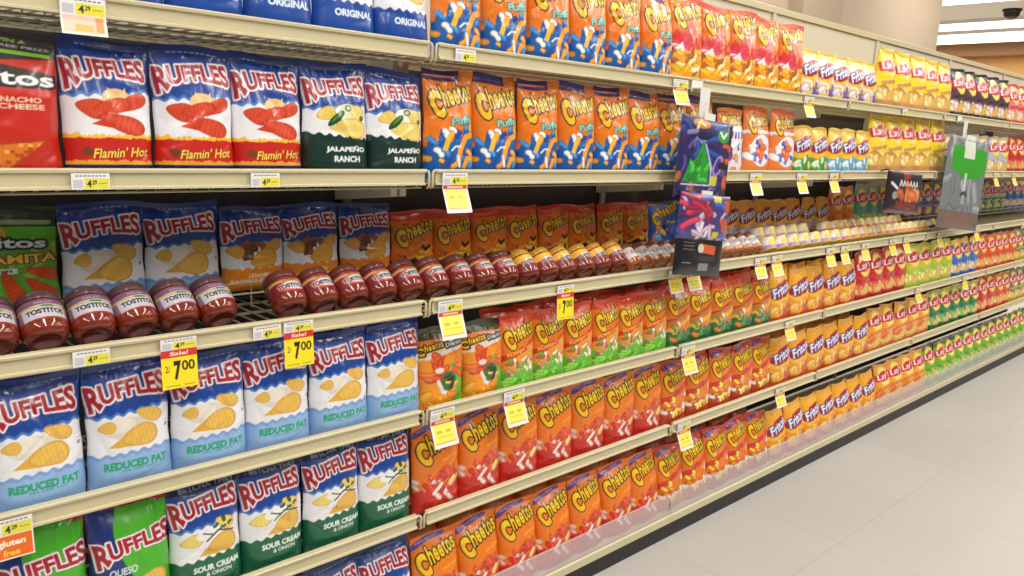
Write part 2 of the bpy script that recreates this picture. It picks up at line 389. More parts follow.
def cheetos(kind):
    def f(w, h, nx, ny):
        O = (233, 120, 14); c = Cv(w, h, nx, ny, O, 11)
        if kind == 'puffs':
            c.fill(c.y > .88, (58, 38, 96)); c.rect(.72, .86, 1, 1, O); c.text('BAKED WITH REAL CHEESE', .36, .92, .6, .03, (150, 130, 190))
            c.below(.26, (20, 92, 170), 0, 1, jag=.18, tilt=.14); c.puffs(0, .0, 1, .40, 40, .036, [(24, 96, 180), (20, 70, 150), (24, 80, 160), (238, 160, 50), (236, 234, 230), (60, 140, 210), (24, 96, 180), (16, 44, 110)])
            c.stroke([(.55, .05), (.6, .2), (.72, .32), (.86, .34)], .05, (246, 160, 44)); c.stroke([(.68, .02), (.74, .1), (.9, .1), (.96, .03)], .045, (246, 160, 44))
            c.stroke([(.3, .2), (.36, .3), (.42, .34)], .05, (240, 186, 60)); c.stroke([(.42, .18), (.5, .22), (.6, .22)], .018, (236, 236, 236)); c.stroke([(.55, .12), (.58, .02)], .025, (245, 245, 250))
            c.text('Puffs', .64, .485, .44, .08, (160, 216, 190), out=[((30, 90, 110), 2)], rot=10); cheetos_word(c, .485, .70, .85)
        if kind == 'mix':
            c.below(.5, (214, 60, 60), 0, 1, jag=.1); c.below(.3, (240, 170, 30), 0, 1, jag=.1)
            c.puffs(0, .3, 1, .6, 24, .045, [(220, 60, 90), (236, 90, 40), (250, 230, 220), (200, 50, 60)]); c.puffs(0, .02, 1, .32, 36, .04, [(246, 186, 30), (240, 150, 30), (170, 90, 30), (250, 226, 160)])
            c.fill(c.y > .93, (236, 90, 60)); cheetos_word(c, .485, .78, .85, sc=.95)
        if kind == 'dark':
            c.fill(c.y > .84, (206, 62, 22)); c.below(.26, (40, 18, 14), 0, 1, tilt=.12, jag=.04)
            c.puffs(.0, .06, .6, .22, 10, .022, [(190, 90, 30), (230, 140, 50), (120, 50, 20)], L=.2)
            c.puffs(.6, .12, .95, .45, 12, .045, [(246, 166, 40), (250, 190, 70), (236, 120, 30)]); c.stroke([(.62, .44), (.7, .38), (.8, .44)], .03, (60, 28, 16)); c.stroke([(.95, .1), (.98, .25)], .03, (230, 226, 220))
            c.stroke([(.1, .2), (.45, .3)], .03, (236, 160, 60)); cheetos_word(c, .485, .66, .85, sc=1.0)
        if kind == 'limon':
            c.fill(c.y > .84, (206, 62, 22)); c.below(.5, (232, 150, 40), 0, 1, tilt=.2); c.below(.22, (110, 190, 50), .01, 3, tilt=.05)
            c.band(.44, .52, (206, 50, 24), .012, 3, tilt=.25); c.text("FLAMIN' HOT", .5, .48, .84, .05, (250, 190, 70), rot=16)
            c.puffs(.05, .14, .95, .38, 26, .036, [(200, 140, 110), (236, 216, 190), (170, 90, 60), (90, 170, 50)]); c.puffs(0, .0, 1, .12, 10, .06, [(120, 206, 60), (80, 170, 50), (160, 220, 90)])
            cheetos_word(c, .485, .69, .85, sc=1.0)
        if kind == 'jalap':
            c.fill(c.y > .84, (200, 58, 24)); c.band(.42, .52, (190, 120, 40), .012, 3, tilt=.28); c.band(.50, .54, (180, 60, 30), .01, 3, tilt=.28); c.band(.3, .38, (236, 180, 50), .012, 3, tilt=.28); c.below(.18, (34, 120, 60), .01, 3, tilt=.05, jag=.08)
            c.puffs(.1, .06, .95, .36, 26, .036, [(226, 226, 206), (60, 150, 80), (190, 150, 110), (30, 110, 60)]); c.puffs(0, .0, 1, .12, 8, .06, [(50, 140, 60), (30, 100, 50), (220, 120, 40)])
            cheetos_word(c, .485, .70, .85, sc=1.0)
        if kind == 'hot':
            c.stroke([(-.02, .86), (.3, .93), (.7, .95)], .055, (92, 58, 140)); c.text('REAL CHEESE', .34, .925, .5, .03, (176, 150, 200), rot=8)
            c.below(.16, (206, 44, 34), 0, 1, jag=.1); c.puffs(.0, .0, 1, .34, 34, .036, [(206, 44, 34), (226, 70, 40), (190, 34, 30), (206, 60, 40), (232, 200, 190)])
            c.puffs(.45, .26, .85, .42, 9, .05, [(220, 74, 34), (200, 50, 30), (236, 190, 120), (190, 40, 30)]); c.stroke([(.34, .14), (.5, .24)], .035, (240, 232, 230)); c.text('CRUNCHY', .7, .555, .36, .03, (246, 170, 50), rot=12)
            cheetos_word(c, .485, .72, .85, rot=14)
        if kind == 'yellow':
            c.band(.42, .52, (206, 50, 24), .012, 3, tilt=.28); c.fill(c.y > .86, (196, 60, 24)); c.stroke([(.1, .86), (.5, .92)], .045, (92, 58, 140)); c.below(.16, (190, 70, 34), 0, 1, jag=.1)
            c.puffs(.05, .06, .95, .38, 28, .036, [(246, 210, 40), (250, 224, 80), (226, 150, 30), (240, 236, 220)]); cheetos_word(c, .485, .70, .85, sc=1.05, rot=14)
        if kind == 'duo':
            c.fill(c.y > .83, (60, 60, 26)); c.poly([(0, .70), (1, .84), (1, .70), (0, .56)], (226, 214, 196)); c.below(.6, (240, 150, 30), 0, 1, tilt=.08, jag=.03)
            c.fill((c.x > .62+.1*np.sin(c.y*7)) & (c.y < .5), (96, 176, 48)); c.puffs(.15, .25, .8, .56, 14, .05, [(216, 84, 30), (226, 110, 40), (206, 64, 30)], L=.25)
            c.ell(.55, .27, .17, .2, (60, 110, 40)); c.puffs(.45, .2, .65, .34, 6, .035, [(246, 180, 60), (30, 40, 20)]); c.stroke([(.32, .28), (.42, .14), (.6, .08)], .04, (226, 222, 216)); c.ell(.35, .43, .09, .06, (232, 226, 220))
            c.puffs(0, 0, .6, .12, 6, .06, [(236, 130, 30), (240, 160, 40)])
            cheetos_word(c, .22, .72, .5, sc=.62, rot=8); doritos_word(c, .76, .76, .46, 8, .055, (226, 226, 230))
        if kind == 'white':
            c.fill(c.y < .62, (240, 238, 244)); c.below(.56, (236, 130, 60), 0, 1, jag=.03); c.ell(.5, .3, .38, .36, (240, 238, 246)); c.fill(c.y > .9, (236, 110, 40))
            c.puffs(.12, .12, .88, .42, 12, .05, [(60, 80, 180), (240, 240, 250), (90, 120, 210), (246, 246, 250)]); c.puffs(.35, .22, .65, .4, 4, .06, [(236, 110, 60)]); cheetos_word(c, .5, .74, .8, rot=6, sc=.9)
        if kind == 'popcorn':
            c.fill(c.y < .7, (232, 222, 232)); c.puffs(.0, .0, 1, .5, 22, .05, [(110, 60, 130), (240, 236, 244), (70, 50, 120), (200, 150, 110)]); [c.stroke([(.15+k*.12, .52), (.18+k*.12, .60)], .03, (60, 60, 150)) for k in range(6)]; cheetos_word(c, .5, .78, .8, rot=6, sc=.9)
        if kind == 'blue':
            c.a[:] = np.array((40, 100, 190))/255.; c.fill(c.y > .9, (60, 60, 110)); c.puffs(0, .0, 1, .5, 16, .055, [(236, 120, 50), (40, 100, 200), (110, 170, 230), (20, 50, 130), (240, 200, 130)]); c.text('Puffs', .7, .55, .4, .06, (246, 220, 90)); cheetos_word(c, .485, .74, .85, halo=(120, 180, 240))
        return c
    return f

def fritos(top, mid, low, pic):
    def f(w, h, nx, ny):
        c = Cv(w, h, nx, ny, mid, 7); c.fill(c.y > .80, top); c.below(.28, low, .01, 3, tilt=.12)
        c.puffs(.05, .04, .95, .3, 12, .06, pic); fritos_word(c); return c
    return f

def lays(top, mid, low, pic, word=None, wc=(255, 255, 255), cy=.68):
    def f(w, h, nx, ny):
        c = Cv(w, h, nx, ny, mid, 9); c.fill(c.y > .84, top); c.below(.30, low, .02, 1.5)
        c.puffs(.05, .05, .95, .3, 9, .07, pic, L=.16); c.chip(.5, .16, .3, .14, 15)
        c.box(.5, .40, .42, .05, low, rot=6)
        if word: c.text(word, .5, .40, .7, .045, wc, rot=6)
        lays_word(c, cy=cy); return c
    return f

# ------------------------------------------------------------------ bags
def film_height(u, v, t, rng, z0=0.0):
    a = np.clip(1-np.abs(u)**5.0, 0, 1)**.75*(1-.16*u*u)
    lo = np.clip(v/.16, 0, 1); lo = np.sqrt(np.clip(lo*(2-lo), 0, 1)); lo = .45+.55*lo
    hi = np.clip((.94-v)/.42, 0, 1); hi = np.sin(hi*math.pi/2)**.8
    y = t*a*lo*hi
    # creases fanning from the top seal, from the side seams, soft dents
    for k in range(7):
        u0 = rng.uniform(-.9, .9); s = rng.uniform(.05, .11); dr = rng.uniform(-.5, .5); L = rng.uniform(.10, .26)
        y += rng.uniform(-.0048, .004)*np.exp(-((u-u0-dr*(.94-v))/s)**2)*np.exp(-np.clip(.94-v, 0, 1)/L)*np.clip((.94-v)/.04, 0, 1)
    for k in range(8):
        sd = rng.choice([-1, 1]); v0 = rng.uniform(.08, .85); s = rng.uniform(.02, .05); sl = rng.uniform(-.25, .25)
        y += rng.uniform(-.0058, .004)*np.exp(-((v-v0-sl*(1-sd*u))/s)**2)*np.exp(-(1-sd*u)/.45)*a
    for k in range(6):
        an = rng.uniform(0, 3.14); d = math.cos(an)*(u-rng.uniform(-.6, .6))+math.sin(an)*2.6*(v-rng.uniform(.15, .8)); e = -math.sin(an)*(u)+math.cos(an)*2.6*(v-.5)
        y += rng.choice([-1, 1])*rng.uniform(.0010, .0026)*np.exp(-(d/rng.uniform(.05, .12))**2)*np.exp(-(e/.6)**2)*a
    return y

def set_print(me, cols):
    at = me.color_attributes.new('print', 'FLOAT_COLOR', 'POINT')
    c = np.ones((len(cols), 4), np.float32); c[:, :3] = cols; at.data.foreach_set('color', c.ravel())

def grid_faces(nx, ny, o=0, flip=False):
    j, i = np.mgrid[0:ny-1, 0:nx-1]; a = (j*nx+i).ravel()+o
    q = np.stack([a, a+1, a+nx+1, a+nx], 1)
    return q[:, ::-1] if flip else q

def np_mesh(name, v, f, cols, material):
    me = bpy.data.meshes.new(name)
    me.vertices.add(len(v)); me.vertices.foreach_set('co', v.astype(np.float32).ravel())
    me.loops.add(f.size); me.loops.foreach_set('vertex_index', f.astype(np.int32).ravel())
    me.polygons.add(len(f)); me.polygons.foreach_set('loop_start', np.arange(0, f.size, 4, dtype=np.int32))
    me.polygons.foreach_set('use_smooth', np.ones(len(f), bool))
    me.update(calc_edges=True); me.validate()
    set_print(me, cols); me.materials.append(material); return me

VSEAL = .945
def bag_meshes(cv, w, h, t, seed):
    rng = np.random.RandomState(seed); C = cv.grid(); nx, ny = cv.nx, cv.ny
    u = np.linspace(-1, 1, nx); v = (np.arange(ny)+.5)/ny
    ns = int(ny*VSEAL)
    v = np.concatenate([np.linspace(0, VSEAL, ns), np.linspace(VSEAL, 1, ny-ns+1)[1:]])
    U, V = np.meshgrid(u, v)
    wob = .004*np.sin(V*9+seed)+.002*np.sin(V*23+seed*2)
    half = w/2*(1-.035*np.sin(np.clip(V/VSEAL, 0, 1)*math.pi))+wob*.3
    Y = -film_height(U, V, t*.5, rng); Zd = .004*np.sin(U*2.5+seed)*np.clip((V-.6)/.4, 0, 1)
    X = U*half; Z = V*h + Zd
    bend = .006*np.sin(U*2+seed*1.3)*np.clip((V-.75)/.25, 0, 1)**2
    front = np.stack([X, Y+bend, Z], -1)
    fr = front[:ns].reshape(-1, 3); fc = C[:ns].reshape(-1, 3)
    bx, by = 14, 18
    ub, vb = np.meshgrid(np.linspace(-1, 1, bx), np.linspace(0, VSEAL, by))
    Yb = film_height(ub, vb, t*.5, np.random.RandomState(seed+5))
    hb = w/2*(1-.035*np.sin(vb/VSEAL*math.pi)); back = np.stack([ub*hb, Yb, vb*h], -1).reshape(-1, 3)
    bc = np.repeat(C[ns-4, int(nx*.86)][None], len(back), 0)
    # bottom closing strip
    u1 = np.linspace(-1, 1, bx); f0 = np.stack([u1*w/2, -np.interp(u1, u, -front[0, :, 1]), u1*0], -1); b0 = back[:bx]
    allv = np.concatenate([fr, back, f0, b0]); n1 = len(fr); n2 = n1+len(back)
    faces = np.concatenate([grid_faces(nx, ns), grid_faces(bx, by, n1, True), grid_faces(bx, 2, n2, True)])
    cols = np.concatenate([fc, bc, np.repeat(C[1, nx//2][None], 2*bx, 0)])
    pouch = np_mesh('pouch', allv, faces, cols, M_FILM)
    # crimped top seal, two skins
    k = ny-ns+1; sv = front[ns-1:].copy(); sv[..., 2] += 0
    rid = .0007*np.sin((V[ns-1:])*h*2*math.pi/.0035)
    fa = sv.copy(); fa[..., 1] += rid-.0006; bb = sv.copy(); bb[..., 1] += .0012
    cc = C[ns-1:].reshape(-1, 3)
    seal = np_mesh('top_seal', np.concatenate([fa.reshape(-1, 3), bb.reshape(-1, 3)]), np.concatenate([grid_faces(nx, k), grid_faces(nx, k, nx*k, True)]), np.concatenate([cc, cc]), M_FILM)
    return pouch, seal

NEAR, MID, FAR = (118, 164), (84, 118), (44, 64)
Y_, W_, B_ = (250, 206, 50), (240, 238, 240), (60, 110, 190)
DES = {}    # key: (art, w, h, thick, res, object name, description, variants)
def D(key, art, w, h, t, res, name, desc, var=2): DES[key] = dict(art=art, w=w, h=h, t=t, res=res, name=name, desc=desc, var=var, protos=[])
D('r_orig', ruffles('original'), .172, .30, .075, NEAR, 'chip_bag', 'blue-bottomed original ridged chip')
D('r_hot', ruffles('hot'), .1735, .285, .075, NEAR, 'chip_bag', 'white and red hot ridged chip')
D('r_jal', ruffles('jalapeno'), .18, .288, .075, NEAR, 'chip_bag', 'dark-green-bottomed jalapeno ridged chip')
D('r_red', ruffles('reduced'), .1765, .285, .075, NEAR, 'chip_bag', 'pale-blue-bottomed reduced fat chip')
D('r_red2', ruffles('reduced'), .19, .25, .07, NEAR, 'chip_bag', 'pale-blue-bottomed reduced fat chip')
D('r_bac', ruffles('bacon'), .182, .232, .07, NEAR, 'chip_bag', 'orange-bottomed bacon and cheddar chip')
D('r_oni', ruffles('onion'), .173, .29, .075, NEAR, 'chip_bag', 'green-bottomed sour cream chip')
D('r_que', ruffles('queso'), .174, .288, .075, NEAR, 'chip_bag', 'bright green and blue queso chip')
D('d_nac', doritos('nacho'), .235, .275, .075, NEAR, 'tortilla_chip_bag', 'red nacho cheese tortilla chip', 1)
D('d_din', doritos('green'), .225, .245, .07, NEAR, 'tortilla_chip_bag', 'green rolled tortilla chip', 1)
D('c_puf', cheetos('puffs'), .174, .30, .075, MID, 'puff_snack_bag', 'orange and blue cheese puff')
D('c_mix', cheetos('mix'), .19, .315, .075, MID, 'corn_snack_bag', 'orange, pink and yellow corn snack')
D('c_drk', cheetos('dark'), .163, .20, .065, MID, 'corn_snack_bag', 'orange and black cheese snack')
D('c_lim', cheetos('limon'), .147, .25, .07, MID, 'corn_snack_bag', 'orange, lime-green-bottomed corn snack')
D('c_jal', cheetos('jalap'), .159, .25, .07, MID, 'corn_snack_bag', 'orange, dark-green-bottomed corn snack')
D('c_hot', cheetos('hot'), .172, .272, .075, MID, 'corn_snack_bag', 'orange and red crunchy corn snack')
D('c_yel', cheetos('yellow'), .168, .262, .07, MID, 'corn_snack_bag', 'orange, yellow-bottomed corn snack')
D('c_duo', cheetos('duo'), .162, .245, .07, MID, 'corn_snack_bag', 'two-snack mixed orange and green', 1)
D('c_whi', cheetos('white'), .2, .285, .07, MID, 'puff_snack_bag', 'white and orange puff snack', 1)
D('c_pop', cheetos('popcorn'), .17, .275, .07, MID, 'popcorn_bag', 'white and purple cheese popcorn', 1)
D('c_blu', cheetos('blue'), .21, .20, .06, MID, 'puff_snack_bag', 'blue cheese puff', 1)
D('f_pur', fritos((246, 214, 90), (240, 232, 226), (110, 80, 170), [(240, 190, 80), (110, 80, 180), (230, 220, 240)]), .156, .23, .06, FAR, 'corn_chip_bag', 'white and yellow corn chip', 1)
D('f_grn', fritos((246, 196, 70), (246, 190, 60), (60, 150, 60), [(60, 160, 70), (240, 200, 80), (220, 240, 200)]), .16, .225, .06, FAR, 'corn_chip_bag', 'green-bottomed yellow corn chip', 1)
D('f_blu', fritos((246, 200, 80), (246, 196, 60), (80, 160, 220), [(80, 170, 230), (240, 210, 120), (220, 240, 250)]), .15, .225, .06, FAR, 'corn_chip_bag', 'blue-bottomed yellow corn chip', 1)
D('f_lil', fritos((232, 160, 60), (232, 170, 80), (150, 140, 190), [(170, 160, 210), (230, 190, 110), (200, 190, 220)]), .157, .185, .055, FAR, 'corn_chip_bag', 'lilac-bottomed orange corn chip', 1)
D('f_org', fritos((246, 176, 40), (244, 170, 40), (206, 80, 30), [(240, 150, 50), (180, 70, 30), (246, 190, 90)]), .175, .24, .07, FAR, 'corn_chip_bag', 'golden orange chili corn chip', 1)
D('l_yel', lays((250, 206, 30), (252, 222, 50), (206, 150, 90), [(236, 196, 120), (190, 130, 80), (250, 226, 150)]), .205, .315, .08, FAR, 'potato_chip_bag', 'yellow potato chip', 1)
D('l_blk', lays((40, 34, 40), (90, 66, 80), (60, 44, 56), [(226, 200, 200), (150, 100, 110), (230, 214, 150)]), .21, .30, .08, FAR, 'potato_chip_bag', 'black and pink barbecue chip', 1)
D('l_pnk', lays((226, 80, 90), (236, 120, 130), (206, 60, 70), [(240, 190, 180), (230, 130, 120), (240, 220, 170)]), .21, .29, .08, FAR, 'potato_chip_bag', 'pink-red potato chip', 1)
D('l_gpk', lays((232, 200, 200), (226, 216, 206), (70, 140, 90), [(110, 170, 120), (230, 220, 190), (220, 180, 170)]), .21, .25, .07, FAR, 'potato_chip_bag', 'white and green potato chip', 1)
D('l_bbg', lays((226, 206, 196), (170, 196, 226), (206, 180, 140), [(226, 200, 150), (120, 160, 210), (236, 226, 206)]), .2, .255, .07, FAR, 'potato_chip_bag', 'pale blue and beige potato chip', 1)
D('l_red', lays((200, 50, 40), (206, 44, 44), (190, 36, 36), [(226, 110, 80), (206, 60, 50), (240, 190, 110)]), .185, .275, .07, FAR, 'potato_chip_bag', 'red potato chip', 1)
D('l_ora', lays((226, 150, 110), (236, 140, 60), (226, 120, 40), [(240, 170, 80), (200, 90, 40)]), .157, .24, .06, FAR, 'potato_chip_bag', 'orange potato chip', 1)
D('l_tea', lays((150, 170, 170), (84, 176, 180), (110, 170, 140), [(200, 206, 120), (90, 180, 170), (230, 226, 170)]), .165, .255, .06, FAR, 'potato_chip_bag', 'teal potato chip', 1)
D('l_dbl', lays((110, 80, 70), (90, 120, 190), (90, 60, 80), [(150, 70, 80), (200, 160, 150), (90, 100, 170)]), .18, .25, .06, FAR, 'kettle_chip_bag', 'blue and brown kettle chip', 1)
D('l_dgn', lays((150, 110, 80), (190, 200, 190), (40, 120, 70), [(60, 140, 80), (206, 190, 90), (220, 220, 200)]), .18, .25, .06, FAR, 'kettle_chip_bag', 'white and deep green kettle chip', 1)
D('l_lim', lays((206, 206, 60), (196, 206, 50), (170, 200, 60), [(220, 220, 110), (150, 190, 60), (240, 230, 150)]), .187, .27, .07, FAR, 'potato_chip_bag', 'lime green potato chip', 1)
D('l_blu', lays((246, 190, 70), (60, 120, 200), (50, 100, 190), [(240, 200, 150), (60, 110, 200), (240, 240, 250)]), .175, .26, .07, FAR, 'potato_chip_bag', 'bright blue potato chip', 1)
D('l_orr', lays((230, 110, 60), (226, 90, 50), (214, 70, 40), [(240, 160, 80), (220, 90, 50), (246, 220, 190)]), .175, .26, .07, FAR, 'potato_chip_bag', 'orange-red potato chip', 1)
D('l_org', lays((236, 160, 60), (240, 166, 60), (226, 120, 50), [(240, 190, 110), (220, 120, 50)]), .18, .255, .07, FAR, 'potato_chip_bag', 'amber potato chip', 1)
D('l_grn', lays((200, 190, 90), (40, 130, 80), (30, 110, 70), [(120, 180, 90), (40, 130, 80), (240, 226, 150)]), .18, .26, .07, FAR, 'potato_chip_bag', 'dark green potato chip', 1)
D('l_gry', lays((130, 130, 134), (120, 116, 120), (200, 170, 50), [(226, 190, 60), (90, 80, 80), (230, 220, 200)]), .18, .26, .07, FAR, 'kettle_chip_bag', 'grey and yellow kettle chip', 1)
D('l_lgr', lays((90, 100, 70), (120, 180, 60), (110, 170, 50), [(150, 200, 70), (90, 140, 50), (226, 220, 120)]), .18, .26, .07, FAR, 'kettle_chip_bag', 'leaf green kettle chip', 1)

REAR_TIER = ('r_red2', 'r_bac', 'd_din', 'c_drk', 'c_blu', 'f_lil', 'l_ora', 'l_tea')
def proto(key):
    d = DES[key]
    if not d['protos']:
        Cv.LIFT = 0.0 if key in REAR_TIER else .105
        cv = d['art'](d['w'], d['h'], *d['res']); Cv.LIFT = 0.0
        for k in range(d['var']):
            p, s = bag_meshes(cv, d['w']*1.01, d['h'], d['t'], hash_(key)+k*17)
            d['protos'].append((p, s))
    return d
def hash_(s): return sum((i+3)*ord(ch) for i, ch in enumerate(s)) % 997

ORD = ['first', 'second', 'third', 'fourth', 'fifth', 'sixth', 'seventh', 'eighth', 'ninth', 'tenth', 'eleventh', 'twelfth', 'thirteenth', 'fourteenth', 'fifteenth', 'sixteenth', 'seventeenth', 'eighteenth', 'nineteenth', 'twentieth']
first = {}
def put_bag(key, k, x, y, z, rz, rx, sc, label, group):
    d = proto(key); v = k % d['var']
    if (key, v) not in first:
        root = empty(d['name']); p, s = d['protos'][v]
        mesh_obj('pouch', p, None, root); mesh_obj('top_seal', s, None, root); first[(key, v)] = root
    else: root = copy_tree(first[(key, v)])
    root.location = (x, y, z); root.rotation_euler = (rx, 0, rz); root.scale = (1, 1, sc)
    tag(root, label, 'bag', group)
    return root

# shelf lip heights (top edge) and decks
LIP = dict(A=1.794, B=1.465, C=1.108, D=.789, E=.470)
DECK = {k: v-.030 for k, v in LIP.items()}
DECK['base'] = .085
SHN = {'A': 'top shelf', 'B': 'eye-level shelf', 'C': 'third shelf', 'D': 'fourth shelf', 'E': 'fifth shelf', 'base': 'bottom deck'}
W = 1.22; X0 = .0958
FRONT = 1.721
FY = {'A': 1.783, 'B': 1.783, 'C': 2.065, 'D': 1.783, 'E': 1.783, 'base': 1.748}
rnd = random.Random(4)
def run(sh, key, x0, pitch, n, frm='left', row=0, dz=0, rep=1):
    d = DES[key]; z = DECK[sh] + (.035 if sh == 'C' else 0) + dz
    grp = '%s bags on the %s%s' % (d['desc'], SHN[sh], ', back row' if row else '')
    for k in range(n):
        if row == 0:
            if n == 1: lab = 'the only %s bag on the %s' % (d['desc'], SHN[sh])
            else: lab = '%s bag, %s from the %s of its run, %s' % (d['desc'], ORD[k if frm == 'left' else n-1-k], frm, SHN[sh])
        else: lab = '%s bag, %s from left in %s behind, %s' % (d['desc'], ORD[k], ('row', 'row', 'rearmost row')[row], SHN[sh])
        lean = R(rnd.uniform(-3.4, -1.2)) - (R(3) if row else 0) - (R(7) if sh == 'base' else 0)
        put_bag(key, k, x0+.004+pitch*(k+.5)+rnd.uniform(-.002, .002), FY[sh]+.083*row+rnd.uniform(-.003, .003), z,
                R(rnd.uniform(-2.2, 2.2)) + (math.pi if row else 0), -lean if row else lean, 1+rnd.uniform(-.015, .012), lab, grp)
SMALL = False
# top shelf
run('A', 'r_orig', 1.338-.1725*7, .1725, 7, 'right')
run('A', 'c_puf', 1.342, .1787, 6)
run('A', 'c_mix', 2.414, .19, 5)
run('A', 'f_pur', 3.366, .156, 5)
run('A', 'l_yel', 4.150, .204, 5)
run('A', 'l_blk', 5.172, .218, 5)
run('A', 'l_pnk', 6.265, .212, 8)
# eye-level shelf
run('B', 'd_nac', -.034, .238, 2, 'right')
run('B', 'r_hot', .444, .1735, 3)
run('B', 'r_jal', .965, .180, 2)
run('B', 'c_puf', 1.330, .1743, 8)
run('B', 'c_pop', 2.770, .17, 1)
run('B', 'c_whi', 2.958, .208, 2)
run('B', 'f_grn', 3.378, .163, 2)
run('B', 'f_blu', 3.705, .148, 3)
run('B', 'l_yel', 4.150, .206, 5)
run('B', 'l_gpk', 5.185, .216, 2)
run('B', 'l_bbg', 5.62, .2, 4)
run('B', 'l_red', 6.43, .19, 8)
# third shelf, rear tier
run('C', 'd_din', .033, .228, 2, 'right')
run('C', 'r_red2', .491, .191, 2)
run('C', 'r_bac', .876, .182, 3)
run('C', 'c_drk', 1.425, .1635, 8)
run('C', 'c_blu', 2.735, .195, 2)
run('C', 'f_lil', 3.13, .157, 8)
run('C', 'l_ora', 4.390, .157, 2)
run('C', 'l_tea', 4.71, .165, 3)
run('C', 'l_dbl', 5.21, .18, 9)
run('C', 'l_dgn', 6.84, .18, 4)
run('C', 'l_blu', 7.57, .18, 4)
# fourth shelf
run('D', 'r_red', 1.334-.1770*7, .1770, 7, 'right')
run('D', 'c_duo', 1.334, .160, 2)
run('D', 'c_lim', 1.650, .1445, 6)
run('D', 'c_jal', 2.522, .1570, 5)
run('D', 'f_org', 3.312, .1740, 5)
run('D', 'l_red', 4.19, .166, 4)
run('D', 'l_lim', 4.86, .187, 4)
run('D', 'l_blu', 5.61, .17, 3)
run('D', 'l_orr', 6.125, .17, 5)
run('D', 'l_gry', 6.98, .18, 8)
# fifth shelf
run('E', 'r_que', .092, .174, 3, 'right')
run('E', 'r_oni', .614, .173, 4)
run('E', 'c_hot', 1.318, .1725, 7)
run('E', 'c_yel', 2.53, .169, 5)
run('E', 'f_org', 3.38, .175, 6)
run('E', 'l_org', 4.44, .18, 5)
run('E', 'l_grn', 5.35, .18, 5)
run('E', 'l_red', 6.26, .186, 2)
run('E', 'l_orr', 6.64, .175, 2)
run('E', 'l_gry', 7.0, .18, 8)
# bottom deck
run('base', 'r_orig', .446, .173, 5, 'right')
run('base', 'c_hot', 1.318, .1725, 7)
run('base', 'c_yel', 2.53, .169, 5)
run('base', 'f_org', 3.38, .175, 7)
run('base', 'l_org', 4.62, .18, 4)
run('base', 'l_lgr', 5.35, .18, 17)
# rows behind, seen over the front bags
run('D', 'c_lim', 1.650, .1445, 6, row=1)
run('D', 'c_jal', 2.522, .1570, 5, row=1)
run('E', 'c_hot', 1.318, .1725, 7, row=1)
run('E', 'c_yel', 2.53, .169, 5, row=1)
run('base', 'c_hot', 1.318, .1725, 7, row=1, dz=.012)
run('base', 'c_yel', 2.53, .169, 5, row=1, dz=.012)
run('base', 'c_hot', 1.318, .1725, 7, row=2, dz=.03)
run('base', 'r_orig', .446, .173, 5, row=1)
run('D', 'f_org', 3.30, .176, 5, row=1)
run('E', 'f_org', 3.38, .175, 6, row=1)

# ------------------------------------------------------------------ jars and cans on the third shelf
def lathe(prof, n=36, name='glass'):
    b = MB(); k = len(prof)
    for r, z in prof:
        for j in range(n): t = 2*math.pi*j/n; b.v.append((r*math.sin(t), -r*math.cos(t), z))
    for i in range(k-1):
        for j in range(n): b.f.append((i*n+j, i*n+(j+1) % n, (i+1)*n+(j+1) % n, (i+1)*n+j))
    b.f.append(tuple(reversed(range(n)))); b.f.append(tuple((k-1)*n+j for j in range(n)))
    return b.mesh(name, True)

def wrap_label(cv, r, z0, z1, half, bow=0):
    C = cv.grid(); nx, ny = cv.nx, cv.ny
    U, V = np.meshgrid(np.linspace(-1, 1, nx), np.linspace(0, 1, ny)); th = U*half
    rr = r + bow*np.sin(V*math.pi)
    v = np.stack([rr*np.sin(th), -rr*np.cos(th), z0+(z1-z0)*V], -1).reshape(-1, 3)
    v2 = np.stack([(rr-.0012)*np.sin(th), -(rr-.0012)*np.cos(th), z0+(z1-z0)*V], -1).reshape(-1, 3)
    return np_mesh('label', np.concatenate([v, v2]), np.concatenate([grid_faces(nx, ny), grid_faces(nx, ny, nx*ny, True)]), np.concatenate([C.reshape(-1, 3)]*2), M_LABEL)

def tost_label(kind):
    def f(nx, ny):
        if kind == 'dip':
            c = Cv(.1, .06, nx, ny, (214, 204, 196), 2); c.puffs(0, 0, 1, 1, 10, .06, [(200, 180, 160), (150, 60, 50), (236, 232, 230), (226, 214, 206)])
            c.band(.3, .62, (236, 234, 236)); c.text('TOSTITOS', .5, .46, .7, .3, (50, 40, 60)); return c
        base = {'salsa': (128, 104, 124), 'chunky': (122, 30, 38), 'queso': (134, 38, 38)}[kind]
        c = Cv(.12, .075, nx, ny, base, 2)
        if kind == 'salsa':
            c.fill(c.y > .72, (120, 84, 110)); c.fill(c.y < .14, (150, 50, 30)); c.box(.5, .42, .38, .2, (196, 190, 198), rot=4)
            c.band(.62, .70, (196, 170, 60), .02, 2); c.box(.56, .66, .1, .03, (70, 130, 50)); c.text('SALSA', .5, .85, .3, .1, (170, 150, 170))
        if kind == 'chunky':
            c.ell(.5, .42, .33, .2, (214, 74, 50)); c.ell(.56, .44, .27, .16, (206, 200, 206)); c.band(.68, .84, (206, 150, 80), .02, 1.5); c.text('CHUNKY', .5, .76, .3, .09, (110, 30, 30))
        if kind == 'queso':
            c.fill(c.y > .5, (236, 170, 40)); c.ell(.55, .5, .25, .15, (214, 208, 214)); c.ell(.5, .8, .25, .1, (250, 196, 60))
        c.text('TOSTITOS', .51, .42, .64, .25, (24, 24, 34), out=[((216, 214, 220), 1.5)], rot=3, bold=.05)
        return c
    return f

